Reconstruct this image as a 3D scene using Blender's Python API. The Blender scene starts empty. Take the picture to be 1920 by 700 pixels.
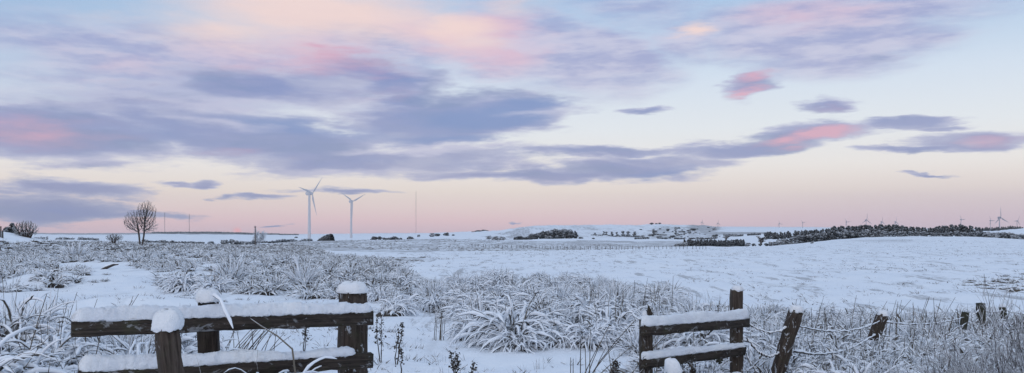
import bpy, math, random
import numpy as np
from mathutils import Vector, Matrix

random.seed(7)
RS = np.random.RandomState(11)
sc = bpy.context.scene
COL = sc.collection
F = 1663.0            # focal length expressed in photo pixels (1920 wide)
HY = 435.0            # eye-level row of the photo
EYE = 1.6

# ------------------------------------------------------------------ noise
_T = np.random.RandomState(3).rand(256, 256)
def vnoise(x, y):
    xi = np.floor(x).astype(np.int64); yi = np.floor(y).astype(np.int64)
    fx = x - xi; fy = y - yi
    fx = fx*fx*(3-2*fx); fy = fy*fy*(3-2*fy)
    a = _T[xi & 255, yi & 255]; b = _T[(xi+1) & 255, yi & 255]
    c = _T[xi & 255, (yi+1) & 255]; d = _T[(xi+1) & 255, (yi+1) & 255]
    return (a*(1-fx)+b*fx)*(1-fy) + (c*(1-fx)+d*fx)*fy
def fbm(x, y, o=4):
    s = 0; a = .5; t = 0
    for k in range(o):
        s = s + a*vnoise(x*2**k+17.3*k, y*2**k+5.1*k); t += a; a *= .55
    return s/t

# ------------------------------------------------------------------ terrain
PXC = [-1500,-900,-300,0,60,150,300,450,550,620,700,850,900,960,985,1020,1080,1200,1230,1290,1330,1360,1450,1560,1620,1700,1835,1920,2300,3200]
DROW = [60,120,200,400,500,650,900,1200,1500,1900,2300,2800,4000,7000]
def prof(**k): return {int(a[1:]): v for a, v in k.items()}
PROF = {
 -1500: prof(d60=479,d120=452,d200=448,d400=446,d900=446,d1500=443,d2300=440,d4000=438,d7000=436),
 -300: prof(d60=479,d120=452,d200=448,d400=447,d900=447,d1500=444,d2300=441,d4000=438,d7000=436),
 0:  prof(d60=479,d120=455,d200=450,d400=450,d900=449,d1500=446,d2300=441,d4000=438,d7000=437),
 150:prof(d60=479,d120=457,d200=449.5,d400=453,d900=450,d1500=447,d2300=442,d4000=440,d7000=438),
 300:prof(d60=479,d120=459,d200=457,d400=459,d900=456,d1500=449,d2300=442,d4000=438,d7000=437),
 450:prof(d60=479,d120=463,d200=460,d400=461,d900=455,d1500=448,d2300=442,d4000=439,d7000=438),
 550:prof(d60=479,d120=465,d200=458,d400=454,d650=457,d900=455,d1500=448,d2300=444,d4000=441,d7000=440),
 620:prof(d60=479,d120=466,d200=458,d400=451.5,d650=454,d900=453,d1500=447,d2300=444,d4000=440,d7000=439),
 700:prof(d60=479,d120=468,d200=459,d400=449.5,d650=452,d900=451,d1500=446,d2300=443,d4000=440,d7000=438),
 850:prof(d60=479,d120=471,d200=462,d400=448,d650=450,d900=449,d1500=442,d2300=437,d2800=437,d4000=439,d7000=438),
 900:prof(d60=479,d120=472,d200=464,d400=449,d650=451,d900=450,d1500=440,d2300=434,d2800=436,d4000=438,d7000=438),
 960:prof(d60=479,d120=473,d200=466,d400=455,d650=452,d900=452,d1500=449,d1900=433,d2300=429,d2800=432,d7000=438),
 985:prof(d60=479,d120=473,d200=466,d400=456,d650=453,d900=452,d1500=447,d1900=428,d2300=423.5,d2800=427,d7000=438),
 1020:prof(d60=479,d120=473,d200=467,d400=457,d650=454,d900=452,d1500=446,d1900=430,d2300=420.5,d2800=426,d7000=438),
 1080:prof(d60=479,d120=473,d200=468,d400=458,d650=454,d900=451,d1500=444,d1900=434,d2300=421.5,d2800=426,d7000=438),
 1200:prof(d60=479,d120=472,d200=468,d400=461,d650=456,d900=453,d1200=450,d1500=445,d1900=438,d2300=421,d2800=426,d7000=436),
 1230:prof(d60=479,d120=472,d200=467,d400=462,d650=458,d900=453,d1200=449,d1500=443,d1900=434,d2300=418.8,d2800=425,d7000=432),
 1290:prof(d60=479,d120=472,d200=467,d400=463,d500=462,d650=459,d900=454,d1200=450,d1500=443,d1900=432,d2300=418.8,d2800=425,d7000=428),
 1330:prof(d60=479,d120=472,d200=467,d400=463,d500=462.5,d650=461,d900=455,d1200=449,d1500=443,d1900=435,d2300=422.5,d2800=426,d4000=427,d7000=425.5),
 1360:prof(d60=479,d120=472,d200=467,d400=463,d500=463,d650=462,d900=453,d1200=447,d1500=442,d1900=436,d2300=429,d2800=430,d4000=428,d7000=425.5),
 1450:prof(d60=479,d120=470,d200=465,d400=461.5,d500=462,d650=461,d900=450,d1200=440,d1500=440,d2300=434,d2800=431,d4000=428,d7000=426),
 1560:prof(d60=479,d120=466,d200=459,d400=450,d500=453,d650=452,d900=442,d1200=441,d1500=440,d2300=434,d4000=430,d7000=427),
 1620:prof(d60=478.5,d120=465,d200=457,d400=445.5,d500=448,d650=447,d900=441,d1500=439,d2300=434,d4000=430,d7000=428),
 1700:prof(d60=478,d120=464,d200=455,d400=442.5,d500=445,d650=445,d900=441,d1500=438,d2300=434,d4000=431,d7000=429),
 1835:prof(d60=478,d120=465,d200=456,d400=443.5,d500=446,d650=446,d900=442,d1500=437,d2300=434,d4000=431,d7000=429),
 1920:prof(d60=478,d120=467,d200=460,d400=449.5,d500=450,d650=446,d900=441,d1200=431,d1500=427,d1900=432,d2300=433,d4000=431,d7000=429),
 2300:prof(d60=478,d120=468,d200=461,d400=452,d650=449,d900=445,d1200=440,d1500=438,d2300=434,d4000=431,d7000=430),
 3200:prof(d60=478,d120=468,d200=461,d400=452,d650=449,d900=445,d1200=440,d1500=438,d2300=434,d4000=431,d7000=430),
}
_lx = np.linspace(-1600, 3300, 491)
_ld = np.linspace(math.log(60), math.log(9000), 260)
_cols = []
_ks = sorted(PROF)
for k in _ks:
    p = PROF[k]; ds = sorted(p)
    _cols.append(np.interp(_ld, [math.log(d) for d in ds], [p[d] for d in ds]))
_cols = np.array(_cols)                       # (k, d)
_tab = np.array([np.interp(_lx, _ks, _cols[:, j]) for j in range(len(_ld))])   # (d, px)
def _smooth(a, n, ax):
    for _ in range(n):
        p = np.concatenate([np.take(a, [0], ax), a, np.take(a, [-1], ax)], ax)
        a = .25*np.take(p, range(0, a.shape[ax]), ax)+.5*np.take(p, range(1, a.shape[ax]+1), ax)+.25*np.take(p, range(2, a.shape[ax]+2), ax)
    return a
_tab = _smooth(_smooth(_tab, 10, 0), 2, 1)
_ztab = EYE - (_tab-HY)*np.exp(_ld)[:, None]/F

MOUNDS = [  # x, y, rx, ry, height : real hummocks and banks
 (-40.5, 63, 6.6, 11, 2.05), (-29, 70, 6, 12, .35),
 (-5.1, 7.2, 1.9, 2.2, .50), (-9.5, 9.5, 2.6, 2.6, .55),
 (-13.2, 26, 2.6, 1.6, .42), (-7.2, 17.5, 2.2, 1.3, .30), (-4.4, 12.8, 1.2, 1.0, .16),
 (4.6, 10.5, 3.4, 3.2, .12), (-1.5, 19, 2.0, 1.0, .22), (.9, 15.5, 1.6, 1.2, .2), (2.6, 17.5, 2.2, 1.4, .25),
 (-9.8, 36, 4, 3, .4), (-3, 31, 4, 3, .35), (-17, 45, 5, 5, .5), (-4.2, 24, 2.2, 1.5, .3),
]
def zfun(X, Y):
    X = np.asarray(X, float); Y = np.asarray(Y, float)
    ys = np.maximum(Y, 60.0)
    px = 960+F*X/np.maximum(Y, 25.0)
    u = np.clip((px-_lx[0])/(_lx[1]-_lx[0]), 0, len(_lx)-1.001)
    v = np.clip((np.log(ys)-_ld[0])/(_ld[1]-_ld[0]), 0, len(_ld)-1.001)
    ui = u.astype(int); vi = v.astype(int); fu = u-ui; fv = v-vi
    zt = (_ztab[vi, ui]*(1-fu)+_ztab[vi, ui+1]*fu)*(1-fv) + (_ztab[vi+1, ui]*(1-fu)+_ztab[vi+1, ui+1]*fu)*fv
    w = np.clip((Y-32)/28.0, 0, 1); w = w*w*(3-2*w)
    z = zt*w
    near = np.exp(-np.maximum(Y, 0)/90.0)
    z = z + near*(.22*(fbm(X/3.1+9, Y/3.1+4, 3)-.5) + .15*(fbm(X/.8, Y/.8, 3)-.5) + .05*(vnoise(X/.22, Y/.22)-.5))
    z = z + np.clip((Y-40)/300, 0, 1)*(.0011+.0014*np.clip((Y-1300)/400, 0, 1)*np.clip((3000-Y)/500, 0, 1))*np.maximum(Y, 0)*(fbm(X/np.maximum(Y, 50)*55+3, np.log(np.maximum(Y, 5))*9, 4)-.5)*1.5
    for (mx, my, rx, ry, h) in MOUNDS:
        r = ((X-mx)/rx)**2+((Y-my)/ry)**2
        z = z + h*np.exp(-r*1.1)
    return z
def zat(x, y): return float(zfun(np.array([x]), np.array([y]))[0])
def P(px, py, d): return Vector(((px-960)/F*d, d, EYE-(py-HY)*d/F))
def XY(px, d): return ((px-960)/F*d, d)

def inpoly(px, py, poly):
    res = np.zeros(px.shape, bool); n = len(poly); j = n-1
    for i in range(n):
        xi, yi = poly[i]; xj, yj = poly[j]
        c = ((yi > py) != (yj > py)) & (px < (xj-xi)*(py-yi)/((yj-yi)+1e-12)+xi)
        res ^= c; j = i
    return res
HEATHER = [(520,452),(620,448),(700,446),(960,443),(1080,452),(1200,452),(1275,462),(1160,468),(960,471),(850,472),(760,476),(600,470),(520,466)]
FINGER = [(640,489),(720,484),(800,482),(845,487),(800,491),(700,496),(600,500),(540,492)]
LEFTR = [(-400,452),(540,455),(600,470),(620,480),(730,488),(775,515),(765,548),(700,560),(600,560),(455,552),(470,525),(400,508),(300,512),(230,494),(200,491),(130,492),(60,506),(-400,508)]
LEFTP = [(-100,505),(30,498),(150,500),(170,520),(90,545),(-50,555)]
CLUMPA = [(300,522),(425,520),(440,545),(310,548)]
MIDB = [(745,528),(860,520),(1000,522),(1140,532),(1235,550),(1262,572),(1215,600),(1185,640),(1110,652),(1050,622),(1042,655),(890,662),(872,612),(815,585),(760,578),(690,565)]
RIGHTN = [(1195,600),(1300,585),(1420,583),(1520,592),(1750,602),(1900,598),(2150,585),(2600,1150),(1120,1250),(1195,720)]
LEFTF = [(-700,560),(20,566),(110,590),(215,650),(330,668),(420,700),(390,900),(330,1150),(-1500,1150)]
SCRUB = [(1175,449),(1200,424),(1240,420),(1290,421),(1340,430),(1400,436),(1440,441),(1380,444),(1340,452),(1260,455)]
CRAG = [(905,449),(940,438),(975,424),(995,424),(990,436),(1000,448)]
ROUGHR = [(1780,540),(1830,520),(1920,512),(2200,510),(2200,545),(1880,545)]
def project(X, Y, Z):
    Ys = np.maximum(Y, .5)
    return 960+F*X/Ys, HY-(Z-EYE)*F/Ys

# ------------------------------------------------------------------ mesh helpers
def mesh_np(name, V, Q, attr=None, mat=None, smooth=True):
    """V (n,3), Q (m,4) quads ; attr (n,2): snow, tone"""
    me = bpy.data.meshes.new(name)
    V = np.asarray(V, np.float32); Q = np.asarray(Q, np.int32)
    me.vertices.add(len(V)); me.vertices.foreach_set('co', V.ravel())
    me.loops.add(Q.size); me.loops.foreach_set('vertex_index', Q.ravel())
    me.polygons.add(len(Q))
    k = Q.shape[1]
    me.polygons.foreach_set('loop_start', np.arange(0, Q.size, k, dtype=np.int32))
    try: me.polygons.foreach_set('loop_total', np.full(len(Q), k, np.int32))
    except Exception: pass
    me.update(calc_edges=True)
    if smooth: me.polygons.foreach_set('use_smooth', np.ones(len(Q), bool))
    if attr is not None:
        a = np.asarray(attr, np.float32)
        for i, nm in enumerate(('snow', 'tone')):
            at = me.attributes.new(nm, 'FLOAT', 'POINT'); at.data.foreach_set('value', np.ascontiguousarray(a[:, i]))
    if mat: me.materials.append(mat)
    return me

class MB:
    """collects quads"""
    def __init__(s): s.v = []; s.q = []; s.a = []; s.n = 0
    def add(s, V, Q, A=None):
        V = np.asarray(V, float); Q = np.asarray(Q, int)
        s.v.append(V); s.q.append(Q+s.n)
        s.a.append(np.zeros((len(V), 2)) if A is None else np.asarray(A, float))
        s.n += len(V)
    def arrays(s): return np.concatenate(s.v), np.concatenate(s.q), np.concatenate(s.a)
    def mesh(s, name, mat, smooth=True):
        V, Q, A = s.arrays(); return mesh_np(name, V, Q, A, mat, smooth)
    def tube(s, pts, rad, k=6, snow=None, tone=0.0, caps=True, top=None):
        """tube along pts; attribute snow: by vertex, top of the tube gets more"""
        pts = np.asarray(pts, float); n = len(pts); rad = np.broadcast_to(np.asarray(rad, float), (n,))
        T = np.gradient(pts, axis=0); T /= np.linalg.norm(T, axis=1)[:, None]+1e-9
        up = np.array([0, 0, 1.0])
        S = np.cross(T, up); ln = np.linalg.norm(S, axis=1)
        ref = np.array([1.0, .13, 0])
        S[ln < .05] = np.cross(T[ln < .05], ref) if (ln < .05).any() else S[ln < .05]
        S /= np.linalg.norm(S, axis=1)[:, None]
        for i in range(1, n):
            if np.dot(S[i], S[i-1]) < 0: S[i] = -S[i]
        N = np.cross(S, T)
        ang = np.arange(k)*2*math.pi/k + math.pi/2
        V = pts[:, None, :] + rad[:, None, None]*(np.cos(ang)[None, :, None]*S[:, None, :]+np.sin(ang)[None, :, None]*N[:, None, :])
        Nz = (np.cos(ang)[None, :]*S[:, None, 2]+np.sin(ang)[None, :]*N[:, None, 2])
        A = np.zeros((n, k, 2)); A[..., 1] = tone
        if snow is not None: A[..., 0] = np.clip(snow + .9*Nz, 0, 1)
        V = V.reshape(-1, 3); A = A.reshape(-1, 2)
        Q = []
        for i in range(n-1):
            for j in range(k):
                j2 = (j+1) % k
                Q.append((i*k+j, i*k+j2, (i+1)*k+j2, (i+1)*k+j))
        if caps and k % 2 == 0 and k >= 4:
            for base, flip in ((0, True), ((n-1)*k, False)):
                for j in range(1, k//2):
                    q = (base+j-1 if j > 1 else base, base+j, base+k-1-j, base+(k-j) % k)
                    q = (base+j-1, base+j, base+k-1-j, base+(k-j) % k) if j > 1 else (base, base+1, base+k-2, base+k-1)
                    Q.append(q[::-1] if not flip else q)
        s.add(V, Q, A)
    def box(s, c, size, R=None, seg=None, A=None):
        hx, hy, hz = [x/2 for x in size]
        V = np.array([(x, y, z) for x in (-hx, hx) for y in (-hy, hy) for z in (-hz, hz)])
        if R is not None: V = V @ np.array(R).T
        V = V + np.array(c)
        Q = [(0,1,3,2),(4,6,7,5),(0,4,5,1),(2,3,7,6),(0,2,6,4),(1,5,7,3)]
        s.add(V, Q, A)

# ------------------------------------------------------------------ object helpers
def link(o): COL.objects.link(o); return o
def tag(o, label=None, cat=None, group=None, kind=None):
    if label: o['label'] = label
    if cat: o['category'] = cat
    if group: o['group'] = group
    if kind: o['kind'] = kind
    return o
def obj(name, me, parent=None):
    o = bpy.data.objects.new(name, me); link(o)
    if parent: o.parent = parent
    return o
def thing(name, label, cat, loc=(0,0,0), rz=0, group=None):
    o = bpy.data.objects.new(name, None); link(o); o.empty_display_size = .2
    o.location = loc; o.rotation_euler = (0, 0, rz)
    return tag(o, label, cat, group)
def dup(root, loc, rz=0, scale=None, label=None, group=None):
    def cp(o, par):
        c = o.copy(); COL.objects.link(c); c.parent = par
        for ch in [x for x in o.children]: cp(ch, c)
        return c
    r = cp(root, None); r.location = loc; r.rotation_euler = (0, 0, rz)
    if scale is not None: r.scale = scale if hasattr(scale, '__len__') else (scale,)*3
    if label: r['label'] = label
    if group: r['group'] = group
    return r

# ------------------------------------------------------------------ materials
def newmat(name):
    m = bpy.data.materials.new(name); m.use_nodes = True
    nt = m.node_tree; b = nt.nodes['Principled BSDF']
    return m, nt, b
def nd(nt, t, **k):
    n = nt.nodes.new(t)
    for a, v in k.items(): setattr(n, a, v)
    return n
def mixc(nt, fac, a, b):
    m = nd(nt, 'ShaderNodeMix', data_type='RGBA')
    for s, v in ((0, fac), (6, a), (7, b)):
        if hasattr(v, 'is_linked') or hasattr(v, 'links'): nt.links.new(v, m.inputs[s])
        else: m.inputs[s].default_value = v if s == 0 else (*v, 1)
    return m.outputs[2]
def maprange(nt, v, a, b, c=0, d=1, smooth=True):
    m = nd(nt, 'ShaderNodeMapRange', interpolation_type='SMOOTHSTEP' if smooth else 'LINEAR')
    nt.links.new(v, m.inputs[0])
    for i, x in enumerate((a, b, c, d)): m.inputs[i+1].default_value = x
    return m.outputs[0]
def mth(nt, op, a, b=None):
    m = nd(nt, 'ShaderNodeMath', operation=op)
    for i, v in enumerate((a, b)):
        if v is None: continue
        if hasattr(v, 'links'): nt.links.new(v, m.inputs[i])
        else: m.inputs[i].default_value = v
    return m.outputs[0]
def noise(nt, scale, detail=4, rough=.55, vec=None, dist=0):
    n = nd(nt, 'ShaderNodeTexNoise'); n.inputs['Scale'].default_value = scale
    n.inputs['Detail'].default_value = detail; n.inputs['Roughness'].default_value = rough; n.inputs['Distortion'].default_value = dist
    if vec is not None: nt.links.new(vec, n.inputs['Vector'])
    return n
def attr(nt, name): return nd(nt, 'ShaderNodeAttribute', attribute_name=name).outputs['Fac']
def bump(nt, b, h, strength, dist):
    n = nd(nt, 'ShaderNodeBump'); n.inputs['Strength'].default_value = strength; n.inputs['Distance'].default_value = dist
    nt.links.new(h, n.inputs['Height']); nt.links.new(n.outputs[0], b.inputs['Normal'])

SNOW = (.80, .84, .90)
# snow heaps
m_snow, nt, b = newmat('packed_snow')
tc = nd(nt, 'ShaderNodeTexCoord')
n1 = noise(nt, 38, 7, .72, tc.outputs['Object']); n2 = noise(nt, 4, 3, .5, tc.outputs['Object'])
c = mixc(nt, maprange(nt, n2.outputs[0], .3, .7), (.76, .80, .87), (.86, .89, .93))
nt.links.new(c, b.inputs['Base Color']); b.inputs['Roughness'].default_value = .75
bump(nt, b, n1.outputs[0], .8, .022)

# ground sheet: snow with poking vegetation where attribute snow(=veg cover) is high
m_ground, nt, b = newmat('snow_ground')
geo = nd(nt, 'ShaderNodeNewGeometry')
veg = attr(nt, 'snow'); field = attr(nt, 'tone')
sep = nd(nt, 'ShaderNodeSeparateXYZ'); nt.links.new(geo.outputs['Position'], sep.inputs[0])
# coordinates that coarsen with the size of what grows far off (logarithmic along the view of the fields)
nA = noise(nt, 2.6, 6, .65, geo.outputs['Position'])
nB = noise(nt, .35, 6, .7, geo.outputs['Position'])
mpC = nd(nt, 'ShaderNodeMapping'); mpC.inputs['Scale'].default_value = (.22, .020, .10); nt.links.new(geo.outputs['Position'], mpC.inputs[0])
nC = noise(nt, 1, 8, .72, mpC.outputs[0])
mp = nd(nt, 'ShaderNodeMapping'); mp.inputs['Scale'].default_value = (.9, .16, 1); nt.links.new(geo.outputs['Position'], mp.inputs[0])
nD = noise(nt, 1.3, 7, .75, mp.outputs[0])
mpE = nd(nt, 'ShaderNodeMapping'); mpE.inputs['Scale'].default_value = (.035, .006, .02); nt.links.new(geo.outputs['Position'], mpE.inputs[0])
nE = noise(nt, 1, 6, .7, mpE.outputs[0])
mix1 = mth(nt, 'ADD', mth(nt, 'MULTIPLY', nB.outputs[0], .22), mth(nt, 'MULTIPLY', nC.outputs[0], .34))
mix2 = mth(nt, 'ADD', mth(nt, 'ADD', mix1, mth(nt, 'MULTIPLY', nE.outputs[0], .24)), mth(nt, 'MULTIPLY', nD.outputs[0], .20))
thr = mth(nt, 'SUBTRACT', mix2, mth(nt, 'SUBTRACT', .66, mth(nt, 'MULTIPLY', veg, .24)))
f1 = maprange(nt, thr, -.05, .07)
f1 = mth(nt, 'MULTIPLY', f1, mth(nt, 'MINIMUM', mth(nt, 'MULTIPLY', veg, 3.0), .66))
# sparse dark specks of grass in the smooth pasture
spk = mth(nt, 'MULTIPLY', maprange(nt, nD.outputs[0], .53, .62), field)
f2 = mth(nt, 'MAXIMUM', f1, mth(nt, 'MULTIPLY', spk, .55))
snowc = mixc(nt, maprange(nt, nB.outputs[0], .3, .7), (.76, .81, .88), (.84, .875, .92))
vegc = mixc(nt, maprange(nt, nA.outputs[0], .3, .7), (.10, .095, .09), (.21, .19, .19))
cc = mixc(nt, f2, snowc, vegc)
nt.links.new(cc, b.inputs['Base Color']); b.inputs['Roughness'].default_value = .8
hb = mth(nt, 'ADD', mth(nt, 'MULTIPLY', nA.outputs[0], .28), mth(nt, 'MULTIPLY', nB.outputs[0], .6))
n8 = noise(nt, 11, 4, .6, geo.outputs['Position'])
hb = mth(nt, 'ADD', hb, mth(nt, 'MULTIPLY', n8.outputs[0], .09))
bump(nt, b, hb, .8, .16)

# frosted plants: attribute snow = how much snow lies there, tone = stem colour
def frost_material(name, dark, mid, hi, lo=.34, up=.66):
    m, nt, b = newmat(name)
    geo = nd(nt, 'ShaderNodeNewGeometry')
    n = noise(nt, 22, 3, .6, geo.outputs['Position'])
    s = mth(nt, 'ADD', attr(nt, 'snow'), mth(nt, 'MULTIPLY', mth(nt, 'SUBTRACT', n.outputs[0], .5), .55))
    fac = maprange(nt, s, lo, up)
    t = attr(nt, 'tone')
    c1 = mixc(nt, maprange(nt, t, 0, .5, smooth=False), dark, mid)
    c1 = mixc(nt, maprange(nt, t, .5, 1, smooth=False), c1, hi)
    c = mixc(nt, fac, c1, SNOW)
    nt.links.new(c, b.inputs['Base Color']); b.inputs['Roughness'].default_value = .8
    b.inputs['Specular IOR Level'].default_value = .2
    return m
m_plant = frost_material('frosted_grass_blades', (.035, .030, .028), (.085, .073, .06), (.20, .175, .14))
m_leaf = frost_material('frosted_foliage', (.012, .018, .022), (.022, .028, .032), (.045, .048, .052), .12, 1.0)
m_bark = frost_material('frosted_bark', (.035, .028, .026), (.062, .05, .046), (.11, .095, .09))
m_fieldgrass = frost_material('poking_grass', (.05, .042, .035), (.11, .09, .07), (.2, .17, .14))

# old dark fence timber
def timber(name, c0, c1, grain=(1, 30, 30), lichen=.5):
    m, nt, b = newmat(name)
    tc = nd(nt, 'ShaderNodeTexCoord')
    mp = nd(nt, 'ShaderNodeMapping'); mp.inputs['Scale'].default_value = grain
    nt.links.new(tc.outputs['Object'], mp.inputs[0])
    n = noise(nt, 2.5, 8, .7, mp.outputs[0], .4); n2 = noise(nt, 5, 5, .65, tc.outputs['Object']); mp3 = nd(nt, 'ShaderNodeMapping'); mp3.inputs['Scale'].default_value = (1, 1, .55) if grain[2] == 1 else (.55, 1, 1); nt.links.new(tc.outputs['Object'], mp3.inputs[0]); n3 = noise(nt, 15, 6, .7, mp3.outputs[0], .6)
    c = mixc(nt, maprange(nt, n.outputs[0], .3, .72), c0, c1)
    c = mixc(nt, mth(nt, 'MULTIPLY', maprange(nt, n2.outputs[0], .5, .75), .5), c, (.05, .055, .028))
    c = mixc(nt, mth(nt, 'MULTIPLY', maprange(nt, n3.outputs[0], .58, .64), lichen), c, (.55, .58, .62))
    nt.links.new(c, b.inputs['Base Color']); b.inputs['Roughness'].default_value = .85
    b.inputs['Specular IOR Level'].default_value = .25
    bump(nt, b, n.outputs[0], .9, .008)
    return m
m_rail = timber('weathered_rail_timber', (.014, .011, .010), (.066, .052, .043), lichen=.3)
m_post = timber('weathered_post_timber', (.016, .012, .010), (.062, .049, .040), grain=(30, 30, 1), lichen=.45)
m_rough = timber('lichened_post_timber', (.022, .015, .012), (.09, .070, .058), grain=(22, 22, 1), lichen=.9)
m_green = timber('mossy_post_timber', (.022, .022, .016), (.06, .06, .042), grain=(30, 30, 1), lichen=.3)

m_turb, nt, b = newmat('turbine_paint'); b.inputs['Roughness'].default_value = .5
n = noise(nt, .6, 3); nt.links.new(mixc(nt, n.outputs[0], (.46, .46, .50), (.60, .60, .63)), b.inputs['Base Color'])
m_turbg, nt, b = newmat('grey_turbine_paint'); b.inputs['Base Color'].default_value = (.36, .36, .40, 1); b.inputs['Roughness'].default_value = .5
n = noise(nt, .6, 3); nt.links.new(mixc(nt, n.outputs[0], (.27, .27, .31), (.38, .38, .42)), b.inputs['Base Color'])
m_mast, nt, b = newmat('mast_steel'); b.inputs['Base Color'].default_value = (.22, .22, .25, 1); b.inputs['Roughness'].default_value = .5; b.inputs['Metallic'].default_value = .3
n = noise(nt, .8, 3); nt.links.new(mixc(nt, n.outputs[0], (.18, .18, .21), (.28, .28, .31)), b.inputs['Base Color'])

# ------------------------------------------------------------------ ground mesh
tin = np.linspace(-.66, .66, 760)
tout = .66+np.cumsum(np.linspace(.004, .03, 26))
T = np.concatenate([-tout[::-1], tin, tout])
rows = np.concatenate([np.linspace(-22, 3, 22), np.exp(np.linspace(math.log(3.1), math.log(8000), 640))])
TT, YY = np.meshgrid(T, rows)
XX = TT*(YY+25)
# inside the cone of the photo use finer columns: blend width (y+25) -> y*1.25+3 near the viewer is not needed
ZZ = zfun(XX, YY)
PX, PY = project(XX, YY, ZZ)
jx = (fbm(XX/2.0+1, YY/4.0, 3)-.5)
pyj = PY+jx*14*np.clip(40/np.maximum(YY, 10), .15, 1.5); pxj = PX+jx*90
fr = YY > 3
vegm = np.zeros(XX.shape)
far = np.minimum(1, YY/100)
vegm[inpoly(pxj, pyj, LEFTR) & fr & (YY < 260)] = .26
vegm[(YY > 75) & (YY < 260) & (PX < 560)] = .45
vegm[inpoly(pxj, pyj, HEATHER) & (YY > 90) & (YY < 900)] = .74
vegm[inpoly(pxj, pyj, FINGER) & (YY < 90)] = .75
vegm[inpoly(pxj, pyj, MIDB) & fr & (YY < 40)] = .30
vegm[inpoly(pxj, pyj, RIGHTN) & fr & (YY < 26)] = .34
vegm[inpoly(pxj, pyj, LEFTF) & fr & (YY < 22)] = .30
vegm = np.maximum(vegm, np.where(fr & (YY < 60), .6*np.exp(-((PX-1930)/110)**2-((PY+jx*26-527)/15)**2), 0))
jh = fbm(XX/60+5, YY/160, 4)-.5
vegm = np.maximum(vegm, np.where(YY > 900, (.80+.9*jh)*np.exp(-(((PX-1280)/95)**4)-((PY-437)/15)**4), 0))
vegm[inpoly(PX+jh*50, PY+jh*12, CRAG) & (YY > 1000)] = .76
q_ = (YY > 1300) & (PX > 960) & (PX < 1360); vegm[q_] = np.maximum(vegm[q_], (.52+.5*jh)[q_])
hz = (YY > 330) & (YY < 950) & (PX > 1080) & (PX < 1290); vegm[hz] = np.maximum(vegm[hz], .78)
band = (YY > 3200) & (PX < 560) & (PY < 440.5); vegm[band] = 1.0
band = (YY > 1700) & (PX > 1290) & (PX < 1350) & (PY < 432); vegm[band] = .95
band = (PX > 1340) & (PX < 1445) & (np.abs(PY-437.5) < 2.2) & (YY > 900); vegm[band] = 1.0
band = (PX > 1560) & (PX < 1800) & (np.abs(PY-452) < 5) & (YY < 330) & (YY > 90); 
vegm = np.maximum(vegm, np.where((YY < 330) & (YY > 90), .75*np.exp(-((PX-1660)/120)**2-((PY+jx*6-452)/4.5)**2), 0))
vegm = _smooth(_smooth(vegm, 2, 0), 3, 1)
fieldm = np.where((YY > 14) & (YY < 500) & (PX > 700), .95, .25)
fieldm = np.where((YY > 500), .12, fieldm)
nr, ncol = XX.shape
V = np.stack([XX, YY, ZZ], -1).reshape(-1, 3)
idx = np.arange(nr*ncol).reshape(nr, ncol)
Q = np.stack([idx[:-1, :-1], idx[:-1, 1:], idx[1:, 1:], idx[1:, :-1]], -1).reshape(-1, 4)
g = obj('snow_ground', mesh_np('snow_ground', V, Q, np.stack([vegm.ravel(), fieldm.ravel()], -1), m_ground))
tag(g, kind='structure')

# ------------------------------------------------------------------ grass tufts
def blades(n, R0, L, rng, th0=(60, 88), bend=(60, 140), w=.012, seg=6, k=4, snowy=(.5, 1.0), dead=.15, lean=None, tone=(0, 1), Lvar=.35, bias=None, mound=0.0):
    mb = MB()
    for i in range(n):
        a = rng.uniform(0, 2*math.pi)
        if bias is not None: a = bias + rng.normal(0, .8)
        r = R0*math.sqrt(rng.rand())
        o = np.array([r*math.cos(a), r*math.sin(a), -.03])
        if bias is not None:
            q = rng.uniform(0, 2*math.pi); o = np.array([r*math.cos(q), r*math.sin(q), -.03])
        if mound: o[2] = mound*(1-.8*(r/R0)**2)*rng.uniform(.6, 1.1)
        phi = a+rng.normal(0, .5)
        l = L*(1+Lvar*(rng.rand()*2-1)); th = math.radians(rng.uniform(*th0)); be = math.radians(rng.uniform(*bend))
        isdead = rng.rand() < dead
        fat = (not isdead) and rng.rand() < (.16 if k < 6 else 0)
        if isdead: be *= .25; l *= 1.0; th = math.radians(rng.uniform(72, 95))
        pts = [o]; t = th
        for s in range(seg):
            f = (s+.5)/seg
            t = th - be*f**1.3
            st = l/seg
            pts.append(pts[-1]+np.array([math.cos(phi)*math.cos(t)*st, math.sin(phi)*math.cos(t)*st, math.sin(t)*st]))
            phi += rng.normal(0, .20); th += rng.normal(0, .10)
        pts = np.array(pts)
        pts[:, 2] = np.maximum(pts[:, 2], -.04)
        ww = (w*.22 if isdead else w*rng.uniform(.35, 1.45))
        prof = np.interp(np.linspace(0, 1, seg+1), [0, .15, .55, .9, 1], [.4, .8, 1, .7, .12])*(1+(1.1 if w > .0145 else .6)*(rng.rand(seg+1)-.5))
        if fat: ww = w*rng.uniform(1.2, 1.5 if w > .018 else 2.0)
        sn = 1.1 if fat else rng.uniform(*snowy) + .12 - (.9 if isdead else 0)
        mb.tube(pts, ww*prof, k, snow=sn+.10, tone=rng.uniform(*tone), caps=False)
    return mb.arrays()

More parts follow.
